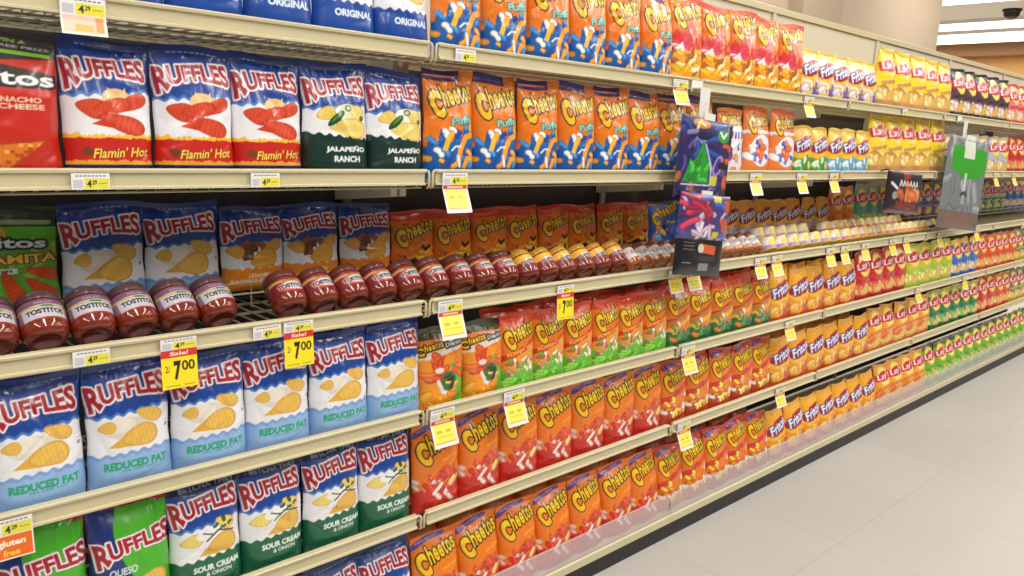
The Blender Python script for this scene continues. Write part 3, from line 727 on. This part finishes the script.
def jar_proto(name, glass, lid, kind, r=.045, L=.125):
    root = empty(name)
    s = r/.045
    prof = [(.020*s, .006), (.024*s, .003), (.030*s, .001), (.035*s, .003), (.040*s, .008), (.0435*s, .015), (r, .022), (r*1.003, L*.5), (r*.995, L*.70), (.0425*s, L*.76), (.041*s, L*.82)]
    mesh_obj('glass_body', lathe(prof), glass, root)
    lp = [(.0425*s, L*.79), (.0435*s, L*.80), (.0440*s, L*.82), (.0440*s, L*.955), (.042*s, L*.985), (.037*s, L), (.001, L)]
    mesh_obj('lid', lathe(lp, 36, 'lid'), lid, root)
    lab = mesh_obj('label', wrap_label(tost_label(kind)(90, 56), r*1.012, L*.27, L*.74, R(72)), None, root)
    return root

def place_jars(pr, x0, pitch, n, desc, cat, group, tilt=48, y=1.775, z=DECK['C'], frm='left', sc=1.0, r=.045, ctr='front of the third shelf'):
    for k in range(n):
        o = pr if k == 0 else copy_tree(pr)
        th = R(-tilt)
        # rear edge of the jar's bottom rests on the deck
        zz = z + r*math.sin(R(tilt)); 
        o.location = (x0+pitch*k, y, zz); o.rotation_euler = (th, 0, R(rnd.uniform(-5, 5)))
        tag(o, '%s, %s from the left, %s' % (desc, ORD[k], ctr), cat, group)
j1 = jar_proto('salsa_jar', M_SALSA, M_LIDP, 'salsa', .0452, .104)
place_jars(j1, .303, .0905, 6, 'purple-lidded salsa jar with white label', 'jar', 'purple-lidded salsa jars', r=.0452)
j2 = jar_proto('salsa_jar', M_SALSA, M_LIDR, 'chunky', .0455, .102)
place_jars(j2, .937, .0918, 9, 'red-labelled chunky salsa jar', 'jar', 'red-labelled salsa jars')
j3 = jar_proto('salsa_jar', M_SALSA, M_LIDY, 'queso', .0445, .10)
place_jars(j3, 1.765, .0895, 6, 'yellow-labelled gold-lidded jar', 'jar', 'yellow-labelled jars', r=.044)
j4 = jar_proto('dip_jar', M_DIPG, M_LIDR, 'dip', .038, .095)
place_jars(j4, 2.30, .0775, 12, 'amber dip jar with pale label', 'jar', 'amber dip jars', r=.037, tilt=52)

def can_proto(col, seed):
    root = empty('dip_can'); r, L = .043, .06
    prof = [(.040, 0), (.043, .002), (.0425, .006), (.0425, L-.006), (.043, L-.002), (.040, L), (.0395, L-.003), (.001, L-.003)]
    mesh_obj('can_body', lathe(prof, 32), M_TIN, root)
    c = Cv(.13, .05, 60, 26, (240, 238, 236), seed); c.fill(c.y < .35, col); c.ell(.5, .55, .2, .12, (246, 206, 70)); c.band(.8, .93, (236, 216, 160))
    mesh_obj('label', wrap_label(c, .0432, .007, L-.007, R(100)), None, root)
    b = MB(); b.tube([(0, -.004, L+.0005), (0, -.012, L+.001), (.004, -.022, L+.0015), (0, -.028, L+.0015), (-.004, -.022, L+.0015), (0, -.012, L+.001)], .0014, 5)
    b.build('pull_tab', M_STEEL, root)
    return root
M_TINY = mat('printed_yellow_lid', (238, 206, 84), .35, noise=.06)
def cans(x0, pitch, n, col, seed, desc, grp, y, zt, ctr):
    pr = can_proto(col, seed); pr.children[0].data.materials[0] = M_TINY
    place_jars(pr, x0, pitch, n, desc, 'can', grp, tilt=-52+100-20, y=y, z=zt, r=.043, ctr=ctr)
cans(3.29, .108, 7, (180, 150, 190), 3, 'short yellow-topped dip can', 'yellow-topped dip cans, front', 1.80, DECK['C'], 'lilac-banded front row')
cans(3.42, .108, 5, (180, 150, 190), 4, 'short yellow-topped dip can', 'yellow-topped dip cans, behind', 1.93, DECK['C']+.02, 'lilac-banded row behind')
cans(4.06, .104, 11, (226, 130, 110), 5, 'short cream and red dip can', 'red-banded dip cans, front', 1.80, DECK['C'], 'red-banded front row')
cans(4.10, .104, 10, (226, 130, 110), 6, 'short cream and red dip can', 'red-banded dip cans, behind', 1.93, DECK['C']+.02, 'red-banded row behind')
j5 = can_proto((40, 60, 150), 8)
place_jars(j5, 5.24, .11, 4, 'short blue and white dip can', 'can', 'blue and white dip cans', y=1.80, r=.043, tilt=30, ctr='third shelf by the clip strip')

# ------------------------------------------------------------------ gondola shelving
BACK = 2.17; TOP = 2.245
def shelf_meshes(lip):
    out = {}
    z = lip; a, b_ = .004, W-.004
    m = MB(); m.prism_x([(FRONT+.014, z), (FRONT-.001, z), (FRONT-.004, z-.003), (FRONT-.003, z-.008), (FRONT+.004, z-.0095), (FRONT+.004, z-.035), (FRONT-.002, z-.037), (FRONT-.002, z-.0415), (FRONT+.014, z-.0415)], a+.014, b_-.014); out['price_channel'] = m
    m = MB(); n = 32
    for k in range(n):
        x = a+.02+(W-.048)*k/(n-1)
        m.tube([(x, FRONT+.034, z-.034), (x, FRONT+.032, z-.050)], .0019, 5); m.tube([(x, FRONT+.033, z-.036), (x, FRONT+.010, z-.043)], .0019, 5)
    m.tube([(a+.006, FRONT+.031, z-.0505), (b_-.006, FRONT+.031, z-.0505)], .0028, 6); out['front_grille'] = m
    m = MB()
    for k in range(n):
        x = a+.02+(W-.048)*k/(n-1); m.box(x-.0018, x+.0018, FRONT+.012, BACK-.006, z-.0345, z-.0310)
    for y in (1.75, 1.86, 1.97, 2.08, 2.155): m.box(a, b_, y-.003, y+.003, z-.0405, z-.0345)
    out['wire_deck'] = m
    return out
def end_loop(lip, side):
    x = .003 if side < 0 else W-.003; s = -side
    m = MB(); z = lip
    m.tube([(x+s*.034, FRONT+.002, z-.0025), (x+s*.012, FRONT+.001, z-.0025), (x+s*.006, FRONT, z-.005), (x+s*.003, FRONT, z-.012), (x+s*.003, FRONT, z-.045), (x+s*.003, FRONT+.01, z-.05)], .0036, 8); return m
def bracket(lip, side):
    x0 = .006 if side < 0 else W-.026; m = MB()
    m.prism_x([(1.87, lip-.045), (1.87, lip-.085), (BACK-.002, lip-.12), (BACK-.002, lip-.045)], x0, x0+.02); return m

proto_parts = {}
def gondola(i):
    sx = X0+W*i
    root = empty('gondola_shelving_unit', (sx, 0, 0))
    def part(name, key, mk, m_, parent):
        if key not in proto_parts: proto_parts[key] = mk()
        return mesh_obj(name, proto_parts[key], None, parent)
    def mm(mb, mt, smooth=False, nm='part'):
        me = mb.mesh(nm, smooth); me.materials.append(mt); return me
    for L in 'ABCDE':
        if (L, 'wire_deck') not in proto_parts:
            s = shelf_meshes(LIP[L])
            proto_parts[(L, 'wire_deck')] = mm(s['wire_deck'], M_WIRE, nm='wire_shelf'); proto_parts[(L, 'ch')] = mm(s['price_channel'], M_CREAM, nm='price_channel'); proto_parts[(L, 'gr')] = mm(s['front_grille'], M_WIRE, nm='front_grille')
            for sd in (-1, 1):
                proto_parts[(L, 'lp', sd)] = mm(end_loop(LIP[L], sd), M_CREAM, True, 'end_clip'); proto_parts[(L, 'br', sd)] = mm(bracket(LIP[L], sd), M_CREAM2, nm='shelf_bracket')
        sh = mesh_obj('wire_shelf', proto_parts[(L, 'wire_deck')], None, root)
        mesh_obj('price_channel', proto_parts[(L, 'ch')], None, sh); mesh_obj('front_grille', proto_parts[(L, 'gr')], None, sh)
        for sd in (-1, 1):
            mesh_obj('end_clip', proto_parts[(L, 'lp', sd)], None, sh); mesh_obj('shelf_bracket', proto_parts[(L, 'br', sd)], None, sh)
        if L == 'C':
            if 'tier' not in proto_parts:
                m = MB(); zt = DECK['C']+.034
                for k in range(24): x = .02+(W-.04)*k/23; m.tube([(x, 2.005, zt-.034), (x, 2.005, zt+.035)] if k % 4 == 0 else [(x, 2.005, zt-.001), (x, 2.006, zt+.0)], .0018, 5)
                for k in range(24): x = .02+(W-.04)*k/23; m.box(x-.0015, x+.0015, 2.005, BACK-.004, zt-.003, zt)
                m.tube([(.01, 2.005, zt+.004), (W-.01, 2.005, zt+.004)], .003, 6); m.tube([(.01, 2.005, zt+.033), (W-.01, 2.005, zt+.033)], .003, 6)
                m.tube([(.01, 2.15, zt-.004), (W-.01, 2.15, zt-.004)], .003, 6)
                proto_parts['tier'] = mm(m, M_WIRE, nm='tier_rack')
            mesh_obj('tier_rack', proto_parts['tier'], None, sh)
    if 'back' not in proto_parts:
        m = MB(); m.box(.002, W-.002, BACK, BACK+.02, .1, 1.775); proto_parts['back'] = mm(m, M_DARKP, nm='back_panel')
        m = MB(); m.box(.002, W-.002, BACK, BACK+.02, 1.775, TOP-.02); proto_parts['upper'] = mm(m, M_CREAM2, nm='upper_panel')
        m = MB(); m.prism_x([(BACK-.012, TOP-.03), (BACK-.012, TOP-.003), (BACK-.009, TOP), (BACK+.03, TOP), (BACK+.03, TOP-.03)], 0.001, W-.001); proto_parts['cap'] = mm(m, M_CREAM, nm='top_rail')
        m = MB(); m.box(.0, .024, BACK-.012, BACK+.0, .1, TOP-.032)
        proto_parts['up'] = mm(m, M_CREAM2, nm='upright')
        m = MB(); m.prism_x([(1.69, .060), (1.687, .062), (1.687, .091), (1.692, .094), (1.71, .085), (BACK, .085), (BACK, .060)], .001, W-.001); proto_parts['base'] = mm(m, M_CREAM, nm='base_deck')
        m = MB(); m.box(0, W, 1.690, 1.705, 0.0, .06); m.box(0, W, 2.13, 2.15, 0, .05); proto_parts['kick'] = mm(m, M_BLACK, nm='kick_plate')
        m = MB(); m.box(.004, W-.004, 1.695, 1.6975, .088, .182); m.box(.004, W-.004, 1.6935, 1.699, .179, .183); proto_parts['guard'] = mm(m, M_CLEAR, nm='product_guard')
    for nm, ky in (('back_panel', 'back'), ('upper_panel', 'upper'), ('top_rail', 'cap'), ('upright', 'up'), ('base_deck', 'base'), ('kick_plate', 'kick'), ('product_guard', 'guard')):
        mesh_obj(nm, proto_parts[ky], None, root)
    return root
GLAB = {-1: 'cream wire shelving unit just outside the left edge, nearest the camera', 0: 'nearest cream wire shelving unit, filled with blue and white ridged chip bags',
        1: 'cream shelving unit holding the orange snack bags, second from the left', 2: 'third cream shelving unit, right of the hanging purple pouches',
        3: 'fourth cream shelving unit, with yellow bags on its upper two shelves', 4: 'fifth cream shelving unit, behind the hanging green-topped pouch',
        5: 'sixth cream shelving unit, with pink bags on the top shelf', 6: 'farthest cream shelving unit at the right end of the aisle'}
for i in range(0, 7):
    tag(gondola(i), GLAB[i], 'shelf', 'cream gondola shelving units along the aisle')

# ------------------------------------------------------------------ price tags
def tag_mesh(cv, w, h, kick=0, drop=.042):
    C = cv.grid(); nx, ny = cv.nx, cv.ny
    U, V = np.meshgrid(np.linspace(-.5, .5, nx), np.linspace(-1, 0, ny)); S = -V*h
    over = np.clip(S-drop, 0, None); k = math.sin(R(kick)); z = -(np.minimum(S, drop)+over*math.cos(R(kick))); y = -over*k
    v = np.stack([U*w, y, z], -1).reshape(-1, 3); v2 = v.copy(); v2[:, 1] += .0008
    return np_mesh('card', np.concatenate([v, v2]), np.concatenate([grid_faces(nx, ny), grid_faces(nx, ny, nx*ny, True)]), np.concatenate([C.reshape(-1, 3), np.full((nx*ny, 3), .8)]), M_PAPER)
def head(c, y0):      # shelf label part from y0 to 1
    c.rect(0, y0, 1, 1, (236, 234, 236)); d = 1-y0
    for k in range(8): c.rect(.12+k*.1, y0+d*.78, .19+k*.1, y0+d*.86, (120, 110, 130))
    c.rect(.34, y0+.05*d, .97, y0+.68*d, (232, 222, 70)); c.rect(.05, y0+.1*d, .3, y0+.6*d, (200, 200, 206))
    c.text('4', .46, y0+.36*d, .12, .44*d, (40, 50, 20), bold=.03); c.text('29', .60, y0+.44*d, .12, .26*d, (40, 50, 20), bold=.03); c.rect(.7, y0+.35*d, .92, y0+.4*d, (150, 140, 50))
def t_label():
    c = Cv(.07, .032, 70, 34, (236, 234, 236), 1); head(c, 0); return tag_mesh(c, .07, .032)
def t_sale(w=.078, h=.112):
    c = Cv(w, h, 70, 100, (250, 226, 20), 1); head(c, .76)
    c.rect(0, .62, 1, .77, (214, 44, 30)); c.text('Sale!', .5, .695, .5, .08, (255, 230, 220), shear=.2)
    c.text('2/', .17, .40, .13, .13, (30, 28, 24), bold=.0); c.text('7', .44, .36, .2, .38, (24, 20, 22), bold=.05); c.text('00', .74, .44, .36, .2, (24, 20, 22), bold=.02)
    c.rect(.1, .05, .5, .07, (160, 150, 40)); c.rect(.6, .05, .9, .07, (160, 150, 40)); return tag_mesh(c, w, h, 4)
def t_strip(w, h, col=(246, 232, 90)):
    c = Cv(w, h, 44, 64, (240, 236, 232), 1); head(c, .68); c.rect(.04, .60, .96, .70, (196, 60, 56)); c.rect(.2, .63, .8, .67, (240, 210, 206))
    c.rect(.08, .12, .92, .60, col); c.rect(.08, .10, .92, .13, (236, 160, 90))
    for k, (a, b) in enumerate(((.2, .42), (.55, .75))): c.rect(a, .36, b, .44, (206, 190, 70))
    c.rect(.2, .26, .8, .29, (214, 200, 80)); return tag_mesh(c, w, h, 22)
def t_gluten():
    c = Cv(.08, .083, 70, 70, (240, 236, 232), 1); head(c, .58); c.rect(.03, .04, .96, .58, (236, 104, 24)); c.text('gluten', .52, .38, .6, .2, (255, 244, 230)); c.text('free', .5, .16, .36, .15, (255, 206, 60)); return tag_mesh(c, .08, .083, 6)
def t_salmon():
    c = Cv(.08, .064, 70, 60, (246, 236, 230), 1); head(c, .52); c.rect(.05, .06, .95, .52, (240, 206, 186)); c.rect(.3, .1, .7, .3, (244, 186, 110)); c.rect(.75, .1, .93, .5, (236, 160, 100)); return tag_mesh(c, .08, .07, 18)
TM = dict(label=t_label(), sale=t_sale(), strip=t_strip(.088, .112), strip2=t_strip(.086, .092), bright=t_strip(.082, .09, (250, 226, 20)), gluten=t_gluten(), salmon=t_salmon())
TAGS = [  # kind, shelf, x, drop below the lip top, label
 ('salmon', 'A', .478, .009, 'white and salmon price tag hanging from the top shelf, upper left'),
 ('label', 'B', .475, .009, 'small white and yellow price label under the leftmost hot chip bag'),
 ('label', 'B', .841, .009, 'small price label on the eye-level shelf edge under the third hot chip bag'),
 ('label', 'C', .458, .009, 'small price label on the third shelf edge below the salsa jars'),
 ('sale', 'C', .633, .009, 'large yellow 7.00 sale tag with red band, left of two at the chip bags'),
 ('label', 'C', .840, .009, 'small price label below the gap between the jars, third shelf edge'),
 ('sale', 'C', .921, .009, 'large yellow 7.00 sale tag with red band, right of two at the chip bags'),
 ('gluten', 'D', .292, .009, 'orange gluten free tag at the lower left, fourth shelf edge'),
 ('strip', 'B', 1.396, .009, 'long yellow tag with red band below the first cheese puff bag, eye-level shelf'),
 ('strip', 'C', 1.393, .009, 'long yellow tag with red band at the left end of the second unit, third shelf'),
 ('sale', 'C', 1.870, .012, 'yellow 7.00 sale tag above the lime-green-bottomed bags, third shelf edge'),
 ('strip', 'D', 1.376, .009, 'long yellow tag at the shelf joint, fourth shelf edge beside the first unit'),
 ('strip', 'D', 1.661, .009, 'long yellow tag below the second mixed-snack bag, fourth shelf edge'),
 ('strip2', 'A', 2.405, .012, 'pale yellow tag on the top shelf edge left of the hanging pouches'),
 ('bright', 'C', 2.470, .012, 'bright yellow tag just below the hanging black pouch, third shelf, left one'),
 ('strip2', 'C', 2.590, .012, 'pale yellow tag just below the hanging black pouch, third shelf, right one'),
 ('strip', 'D', 2.600, .009, 'yellow tag right of the joint between second and third unit, fourth shelf'),
 ('strip', 'E', 2.618, .009, 'yellow tag right of the joint between second and third unit, fifth shelf'),
 ('strip2', 'B', 2.975, .012, 'pale tag under the white puff snack bags, left of three on eye-level shelf'),
 ('strip2', 'B', 3.366, .012, 'pale tag under the green-bottomed corn chips, middle of three, eye-level shelf'),
 ('strip2', 'B', 3.677, .012, 'pale tag under the blue-bottomed corn chips, right of three, eye-level shelf'),
 ('strip2', 'C', 3.085, .012, 'yellow tag under the last amber dip jars, left one, third shelf edge'),
 ('strip2', 'C', 3.225, .012, 'yellow tag under the last amber dip jars, right one, third shelf edge'),
 ('strip2', 'C', 3.735, .012, 'pale tag left of the joint under the yellow-topped cans, third shelf edge'),
 ('strip2', 'C', 3.890, .012, 'pale tag right of the joint under the yellow-topped cans, third shelf edge'),
 ('strip2', 'C', 4.125, .012, 'pale tag above the first red potato chip bag, third shelf edge'),
 ('bright', 'C', 4.47, .012, 'bright yellow tag above the third red potato chip bag, third shelf edge'),
 ('bright', 'C', 4.66, .012, 'bright yellow tag above the fourth red potato chip bag, third shelf edge'),
 ('bright', 'C', 5.17, .012, 'bright yellow tag above the lime green potato chip bags, third shelf edge'),
 ('bright', 'C', 5.83, .012, 'bright yellow tag above the bright blue potato chip bags, third shelf edge'),
 ('strip2', 'D', 3.41, .012, 'yellow tag under the first golden corn chip bag, fourth shelf edge'),
 ('strip2', 'E', 3.39, .012, 'yellow tag under the first golden corn chip bag, fifth shelf edge'),
 ('bright', 'D', 4.95, .012, 'bright yellow tag above the amber potato chip bags, fourth shelf edge'),
 ('bright', 'D', 5.75, .012, 'bright yellow tag above the dark green potato chip bags, fourth shelf edge'),
 ('strip2', 'A', 3.353, .012, 'pale tag on the top shelf edge before the white and yellow corn chips'),
 ('strip2', 'B', 4.45, .012, 'pale tag under the second yellow chip bag, eye-level shelf edge'),
 ('strip2', 'B', 6.05, .012, 'pale tag under the pale blue chip bags, eye-level shelf edge'),
 ('strip2', 'B', 6.45, .012, 'pale tag under the first red chip bag, eye-level shelf edge'),
 ('label', 'A', 1.42, .009, 'small white and yellow label at the left end of the second unit, top shelf'),
 ('label', 'A', 4.40, .009, 'small label under the second yellow chip bag, top shelf edge'),
]
for kind, sh, x, dz, lab in TAGS:
    o = mesh_obj('price_tag', TM[kind]); o.location = (x, FRONT-.0040 if kind == 'label' else FRONT-.0050, LIP[sh]-dz)
    tag(o, lab, 'tag', 'price tags clipped on the shelf edges')

# ------------------------------------------------------------------ clip strips and hanging pouches
def plate(cv, w, h, t, seed, name, parent, loc, rot, material=M_FILM):
    rng = np.random.RandomState(seed); C = cv.grid(); nx, ny = cv.nx, cv.ny
    U, V = np.meshgrid(np.linspace(-1, 1, nx), np.linspace(0, 1, ny))
    Yf = -t*.5*np.clip(1-np.abs(U)**4, 0, 1)**.6*np.clip(1-np.abs(2*V-1)**4, 0, 1)**.6 - .0015*np.sin(U*5+V*7+seed)*(1-U**2)*np.sin(V*math.pi)
    f = np.stack([U*w/2, Yf, -h+V*h], -1).reshape(-1, 3); b = f.copy(); b[:, 1] = -f[:, 1]
    o = mesh_obj(name, np_mesh(name, np.concatenate([f, b]), np.concatenate([grid_faces(nx, ny), grid_faces(nx, ny, nx*ny, True)]), np.concatenate([C.reshape(-1, 3)]*2), material), None, parent)
    o.location = loc; o.rotation_euler = rot; return o

def clip_strip(x, ztop, zbot, label):
    root = empty('clip_strip', (x, FRONT-.045, ztop))
    b = MB(); b.box(-.03, .03, -.002, .0, zbot-ztop, -.03); b.box(-.03, .03, -.002, .043, -.03, -.026); b.build('strip', M_STEEL, root)
    b = MB(); b.box(-.034, .034, .036, .0385, -.04, .0); b.build('mount', M_STEEL, root)
    b = MB()
    for k in range(6):
        z = -.08-(ztop-zbot-.1)*k/5; b.tube([(0, -.002, z), (0, -.010, z), (0, -.012, z+.006)], .0015, 5)
    b.build('hook', M_STEEL, root)
    return tag(root, label, 'hanging strip', 'clip strips on the shelf edge')
clip_strip(2.50, 1.785, 1.36, 'white metal strip hanging from the top shelf, carrying purple pouches')
clip_strip(5.20, 1.785, 1.45, 'white metal strip hanging from the top shelf, carrying the green-topped pouch')

# purple toy pouch
c = Cv(.25, .30, 90, 108, (44, 38, 92), 21)
c.puffs(0, 0, 1, 1, 46, .035, [(50, 46, 110), (40, 70, 150), (84, 66, 130), (26, 24, 60), (150, 90, 46), (120, 112, 160), (60, 40, 84)], L=.2)
c.ell(.35, .92, .16, .07, (190, 120, 60)); c.puffs(.25, .9, .45, .94, 5, .02, [(240, 200, 120)], L=.06); c.ell(.78, .82, .12, .1, (60, 150, 70)); c.stroke([(.72, .86), (.78, .8), (.84, .86)], .02, (220, 230, 220))
c.poly([(.40, .72), (.55, .45), (.58, .22), (.1, .2), (.18, .42), (.3, .5)], (40, 150, 50)); c.puffs(.2, .24, .5, .5, 8, .03, [(60, 180, 60), (30, 120, 40)])
c.stroke([(.45, .68), (.6, .42), (.62, .2), (.1, .17)], .012, (206, 200, 220)); c.ell(.72, .45, .08, .17, (150, 130, 200), rot=-15); c.ell(.72, .45, .05, .12, (70, 50, 130), rot=-15)
c.rect(.62, .2, .74, .32, (206, 196, 60)); c.rect(.9, 0, 1, 1, (70, 36, 30)); c.puffs(.88, 0, 1, 1, 10, .04, [(190, 80, 40), (40, 20, 24)])
r1 = empty('toy_pouch', (2.500, FRONT-.07, 1.650), (R(-2), R(6), R(-6)))
plate(c, .285, .29, .03, 2, 'pouch_bag', r1, (0, 0, 0), (0, 0, 0)); tag(r1, 'purple pouch with a green window hanging on the nearer strip', 'pouch')
b = MB(); b.box(-.03, .03, -.004, .002, -.004, .02); b.build('hang_tab', M_STEEL, r1)
c = Cv(.25, .20, 80, 64, (66, 56, 120), 22)
c.puffs(0, 0, 1, 1, 26, .04, [(80, 60, 150), (60, 90, 180), (190, 90, 60), (180, 160, 190), (60, 40, 90)], L=.2)
c.puffs(.1, .4, .6, .9, 12, .035, [(170, 40, 60), (200, 60, 80), (140, 30, 60)], L=.3); c.puffs(.2, .05, .7, .4, 6, .03, [(200, 170, 190), (220, 200, 220)], L=.2); c.rect(.62, .84, .78, .97, (206, 196, 50)); c.rect(.66, .05, .78, .2, (206, 196, 50))
c.ell(.92, .75, .07, .12, (196, 84, 34)); c.ell(.9, .35, .09, .13, (196, 84, 34))
r2 = empty('toy_pouch', (2.490, FRONT-.095, 1.385), (R(-1), R(5), R(-5)))
plate(c, .285, .165, .03, 3, 'pouch_bag', r2, (0, 0, 0), (0, 0, 0)); tag(r2, 'purple and red pouch below the green-windowed one on the nearer strip', 'pouch')
b = MB(); b.box(-.03, .03, -.004, .002, -.004, .012); b.build('hang_tab', M_STEEL, r2)
c = Cv(.26, .155, 80, 50, (20, 19, 20), 23)
c.box(.62, .66, .17, .065, (206, 90, 50), rot=-4); c.ell(.47, .67, .065, .065, (214, 196, 176))
for k in range(4): c.rect(.12, .62+k*.08, .34, .635+k*.08, (150, 148, 150))
c.rect(.12, .3, .3, .32, (140, 138, 140)); c.rect(.46, .14, .66, .32, (130, 130, 132)); c.rect(.46, .38, .8, .5, (58, 56, 58))
r3 = empty('snack_pouch', (2.490, FRONT-.085, 1.236), (R(-3), R(6), R(-5)))
plate(c, .27, .150, .03, 4, 'pouch_bag', r3, (0, 0, 0), (0, 0, 0)); tag(r3, 'black pouch with an orange oval hanging lowest on the nearer strip', 'pouch')
b = MB(); b.box(-.03, .03, -.004, .002, -.004, .02); b.build('hang_tab', M_CAP, r3)
# black jerky-like pouch
c = Cv(.38, .20, 90, 60, (34, 22, 24), 24)
[c.stroke([(.3+k*.09, .66), (.34+k*.09, .78), (.36+k*.09, .68)], .014, (216, 216, 216)) for k in range(6)]; c.ell(.5, .9, .1, .045, (150, 40, 40)); c.stroke([(.1, .7), (.35, .5)], .02, (220, 220, 226))
c.puffs(.35, .38, .75, .55, 10, .05, [(206, 110, 50), (180, 80, 40), (226, 140, 70)]); c.rect(.25, .14, .85, .3, (120, 40, 36)); c.rect(0, .0, 1, .07, (130, 34, 40)); c.ell(.2, .42, .06, .05, (150, 150, 150))
r4 = empty('snack_pouch', (4.345, FRONT-.07, 1.462), (R(-2), R(4), R(-4)))
plate(c, .39, .215, .03, 6, 'pouch_bag', r4, (0, 0, 0), (0, 0, 0)); tag(r4, 'black and red meat snack pouch hanging from the eye-level shelf edge', 'pouch')
b = MB(); b.tube([(-.14, 0, -.01), (-.14, 0, .0), (-.14, .03, .004), (-.14, .064, -.004)], .004, 6); b.build('hanger_clip', M_CAP, r4)
# grey pouch with green header
c = Cv(.5, .52, 90, 100, (118, 124, 126), 25)
c.puffs(0, .2, 1, 1, 24, .05, [(134, 138, 140), (108, 112, 116), (140, 144, 146)], L=.3); c.rect(0, 0, 1, .2, (116, 98, 92)); c.rect(.15, .04, .85, .16, (130, 96, 84))
c.poly([(.1, .9), (.92, .9), (.97, .68), (.78, .58), (.45, .55), (.1, .66)], (50, 158, 26)); c.rect(.36, .78, .62, .97, (214, 220, 200)); c.rect(.44, .4, .5, .62, (196, 198, 196)); c.stroke([(.4, .38), (.48, .41), (.55, .38)], .02, (60, 60, 64))
r5 = empty('snack_pouch', (5.225, FRONT-.075, 1.655), (R(-2), R(5), R(-9)))
plate(c, .47, .53, .03, 7, 'pouch_bag', r5, (0, 0, 0), (0, 0, 0), M_LABEL); tag(r5, 'large grey pouch with bright green top panel hanging on the farther strip', 'pouch')
b = MB(); b.box(-.05, .05, -.004, .002, -.01, .02); b.build('hang_tab', M_STEEL, r5)

# ------------------------------------------------------------------ room
def struct(name, mb, mt): o = mb.build(name, mt); o['kind'] = 'structure'; return o
def tile_mat():
    m = bpy.data.materials.new('vinyl_tile_floor'); m.use_nodes = True; nt = m.node_tree; b = nt.nodes['Principled BSDF']
    tc = nt.nodes.new('ShaderNodeTexCoord'); br = nt.nodes.new('ShaderNodeTexBrick'); br.offset = 0
    br.inputs['Scale'].default_value = 1; br.inputs['Brick Width'].default_value = .61; br.inputs['Row Height'].default_value = .61
    br.inputs['Mortar Size'].default_value = .0022; br.inputs['Mortar Smooth'].default_value = .6
    g = lambda r_, g_, b_: tuple(float(v) for v in lin(np.array((r_, g_, b_))/255.))+(1,)
    br.inputs['Color1'].default_value = g(188, 185, 181); br.inputs['Color2'].default_value = g(184, 181, 176); br.inputs['Mortar'].default_value = g(166, 160, 152)
    n = nt.nodes.new('ShaderNodeTexNoise'); n.inputs['Scale'].default_value = 1.4; n.inputs['Detail'].default_value = 6
    mx = nt.nodes.new('ShaderNodeMix'); mx.data_type = 'RGBA'; mx.blend_type = 'MULTIPLY'; mx.inputs[0].default_value = .35
    cr = nt.nodes.new('ShaderNodeValToRGB'); cr.color_ramp.elements[0].position = .3; cr.color_ramp.elements[0].color = (.86, .84, .8, 1); cr.color_ramp.elements[1].position = .7
    nt.links.new(tc.outputs['Object'], br.inputs['Vector']); nt.links.new(tc.outputs['Object'], n.inputs['Vector'])
    nt.links.new(n.outputs['Fac'], cr.inputs[0]); nt.links.new(br.outputs['Color'], mx.inputs[6]); nt.links.new(cr.outputs[0], mx.inputs[7]); nt.links.new(mx.outputs[2], b.inputs['Base Color'])
    b.inputs['Roughness'].default_value = .5
    return m
b = MB(); b.box(-6, 21, -6, 14, -.05, 0); struct('floor', b, tile_mat())
M_CEILM = mat('ceiling_white', (226, 222, 214), .8, noise=.02, nscale=2)
b = MB(); b.box(-6, 21, -6, 14, CEIL, CEIL+.05); struct('ceiling', b, M_CEILM)
b = MB(); b.box(-3, 10.95, 4.0, 4.15, 0, CEIL); struct('wall_back', b, mat('beige_wall', (200, 180, 156), .8, noise=.03, nscale=1.5))
b = MB(); b.box(7.2, 8.0, 3.85, 4.0, 0, CEIL); struct('trim_1', b, mat('beige_column', (188, 168, 144), .8, noise=.03, nscale=1.5))
b = MB(); b.box(20.3, 20.5, 2, 14, 0, 3.70); struct('wall_right', b, mat('tan_wall', (206, 158, 96), .8, noise=.04, nscale=.6))
b = MB(); b.box(19.9, 20.5, 2, 14, 3.70, CEIL); struct('trim_2', b, mat('brown_soffit', (150, 112, 80), .7, noise=.04))
# ceiling fixtures
M_TUBE = mat('lit_diffuser', (255, 255, 255), .5, emit=(255, 246, 226), estr=3.0)
M_HOUS = mat('fixture_housing', (232, 230, 226), .5)
def fixture(x0, x1, y0, y1, label):
    root = empty('ceiling_light', ((x0+x1)/2, (y0+y1)/2, CEIL)); hx, hy = (x1-x0)/2, (y1-y0)/2
    m = MB(); m.box(-hx-.04, hx+.04, -hy-.04, hy+.04, -.06, 0); m.build('housing', M_HOUS, root)
    m = MB(); m.box(-hx, hx, -hy, hy, -.075, -.055); m.build('diffuser', M_TUBE, root)
    tag(root, label, 'light', 'linear ceiling lights')
fixture(13.9, 14.4, 3.0, 9.5, 'long lit ceiling strip at upper right, uppermost of three')
fixture(16.6, 17.4, 3.0, 9.5, 'long lit ceiling strip at upper right, middle of three')
fixture(18.1, 19.5, 3.0, 9.5, 'wide lit ceiling strip at upper right, lowest of three above the tan wall')
m = MB(); 
prof = [(.001, -.16), (.08, -.145), (.12, -.10), (.13, -.04), (.15, -.03), (.15, 0)]
o = mesh_obj('security_camera_dome', lathe(prof, 28, 'security_camera_dome'), M_CAP); o.location = (15.75, 4.62, CEIL)
tag(o, 'black security camera dome on the white ceiling at upper right', 'camera')
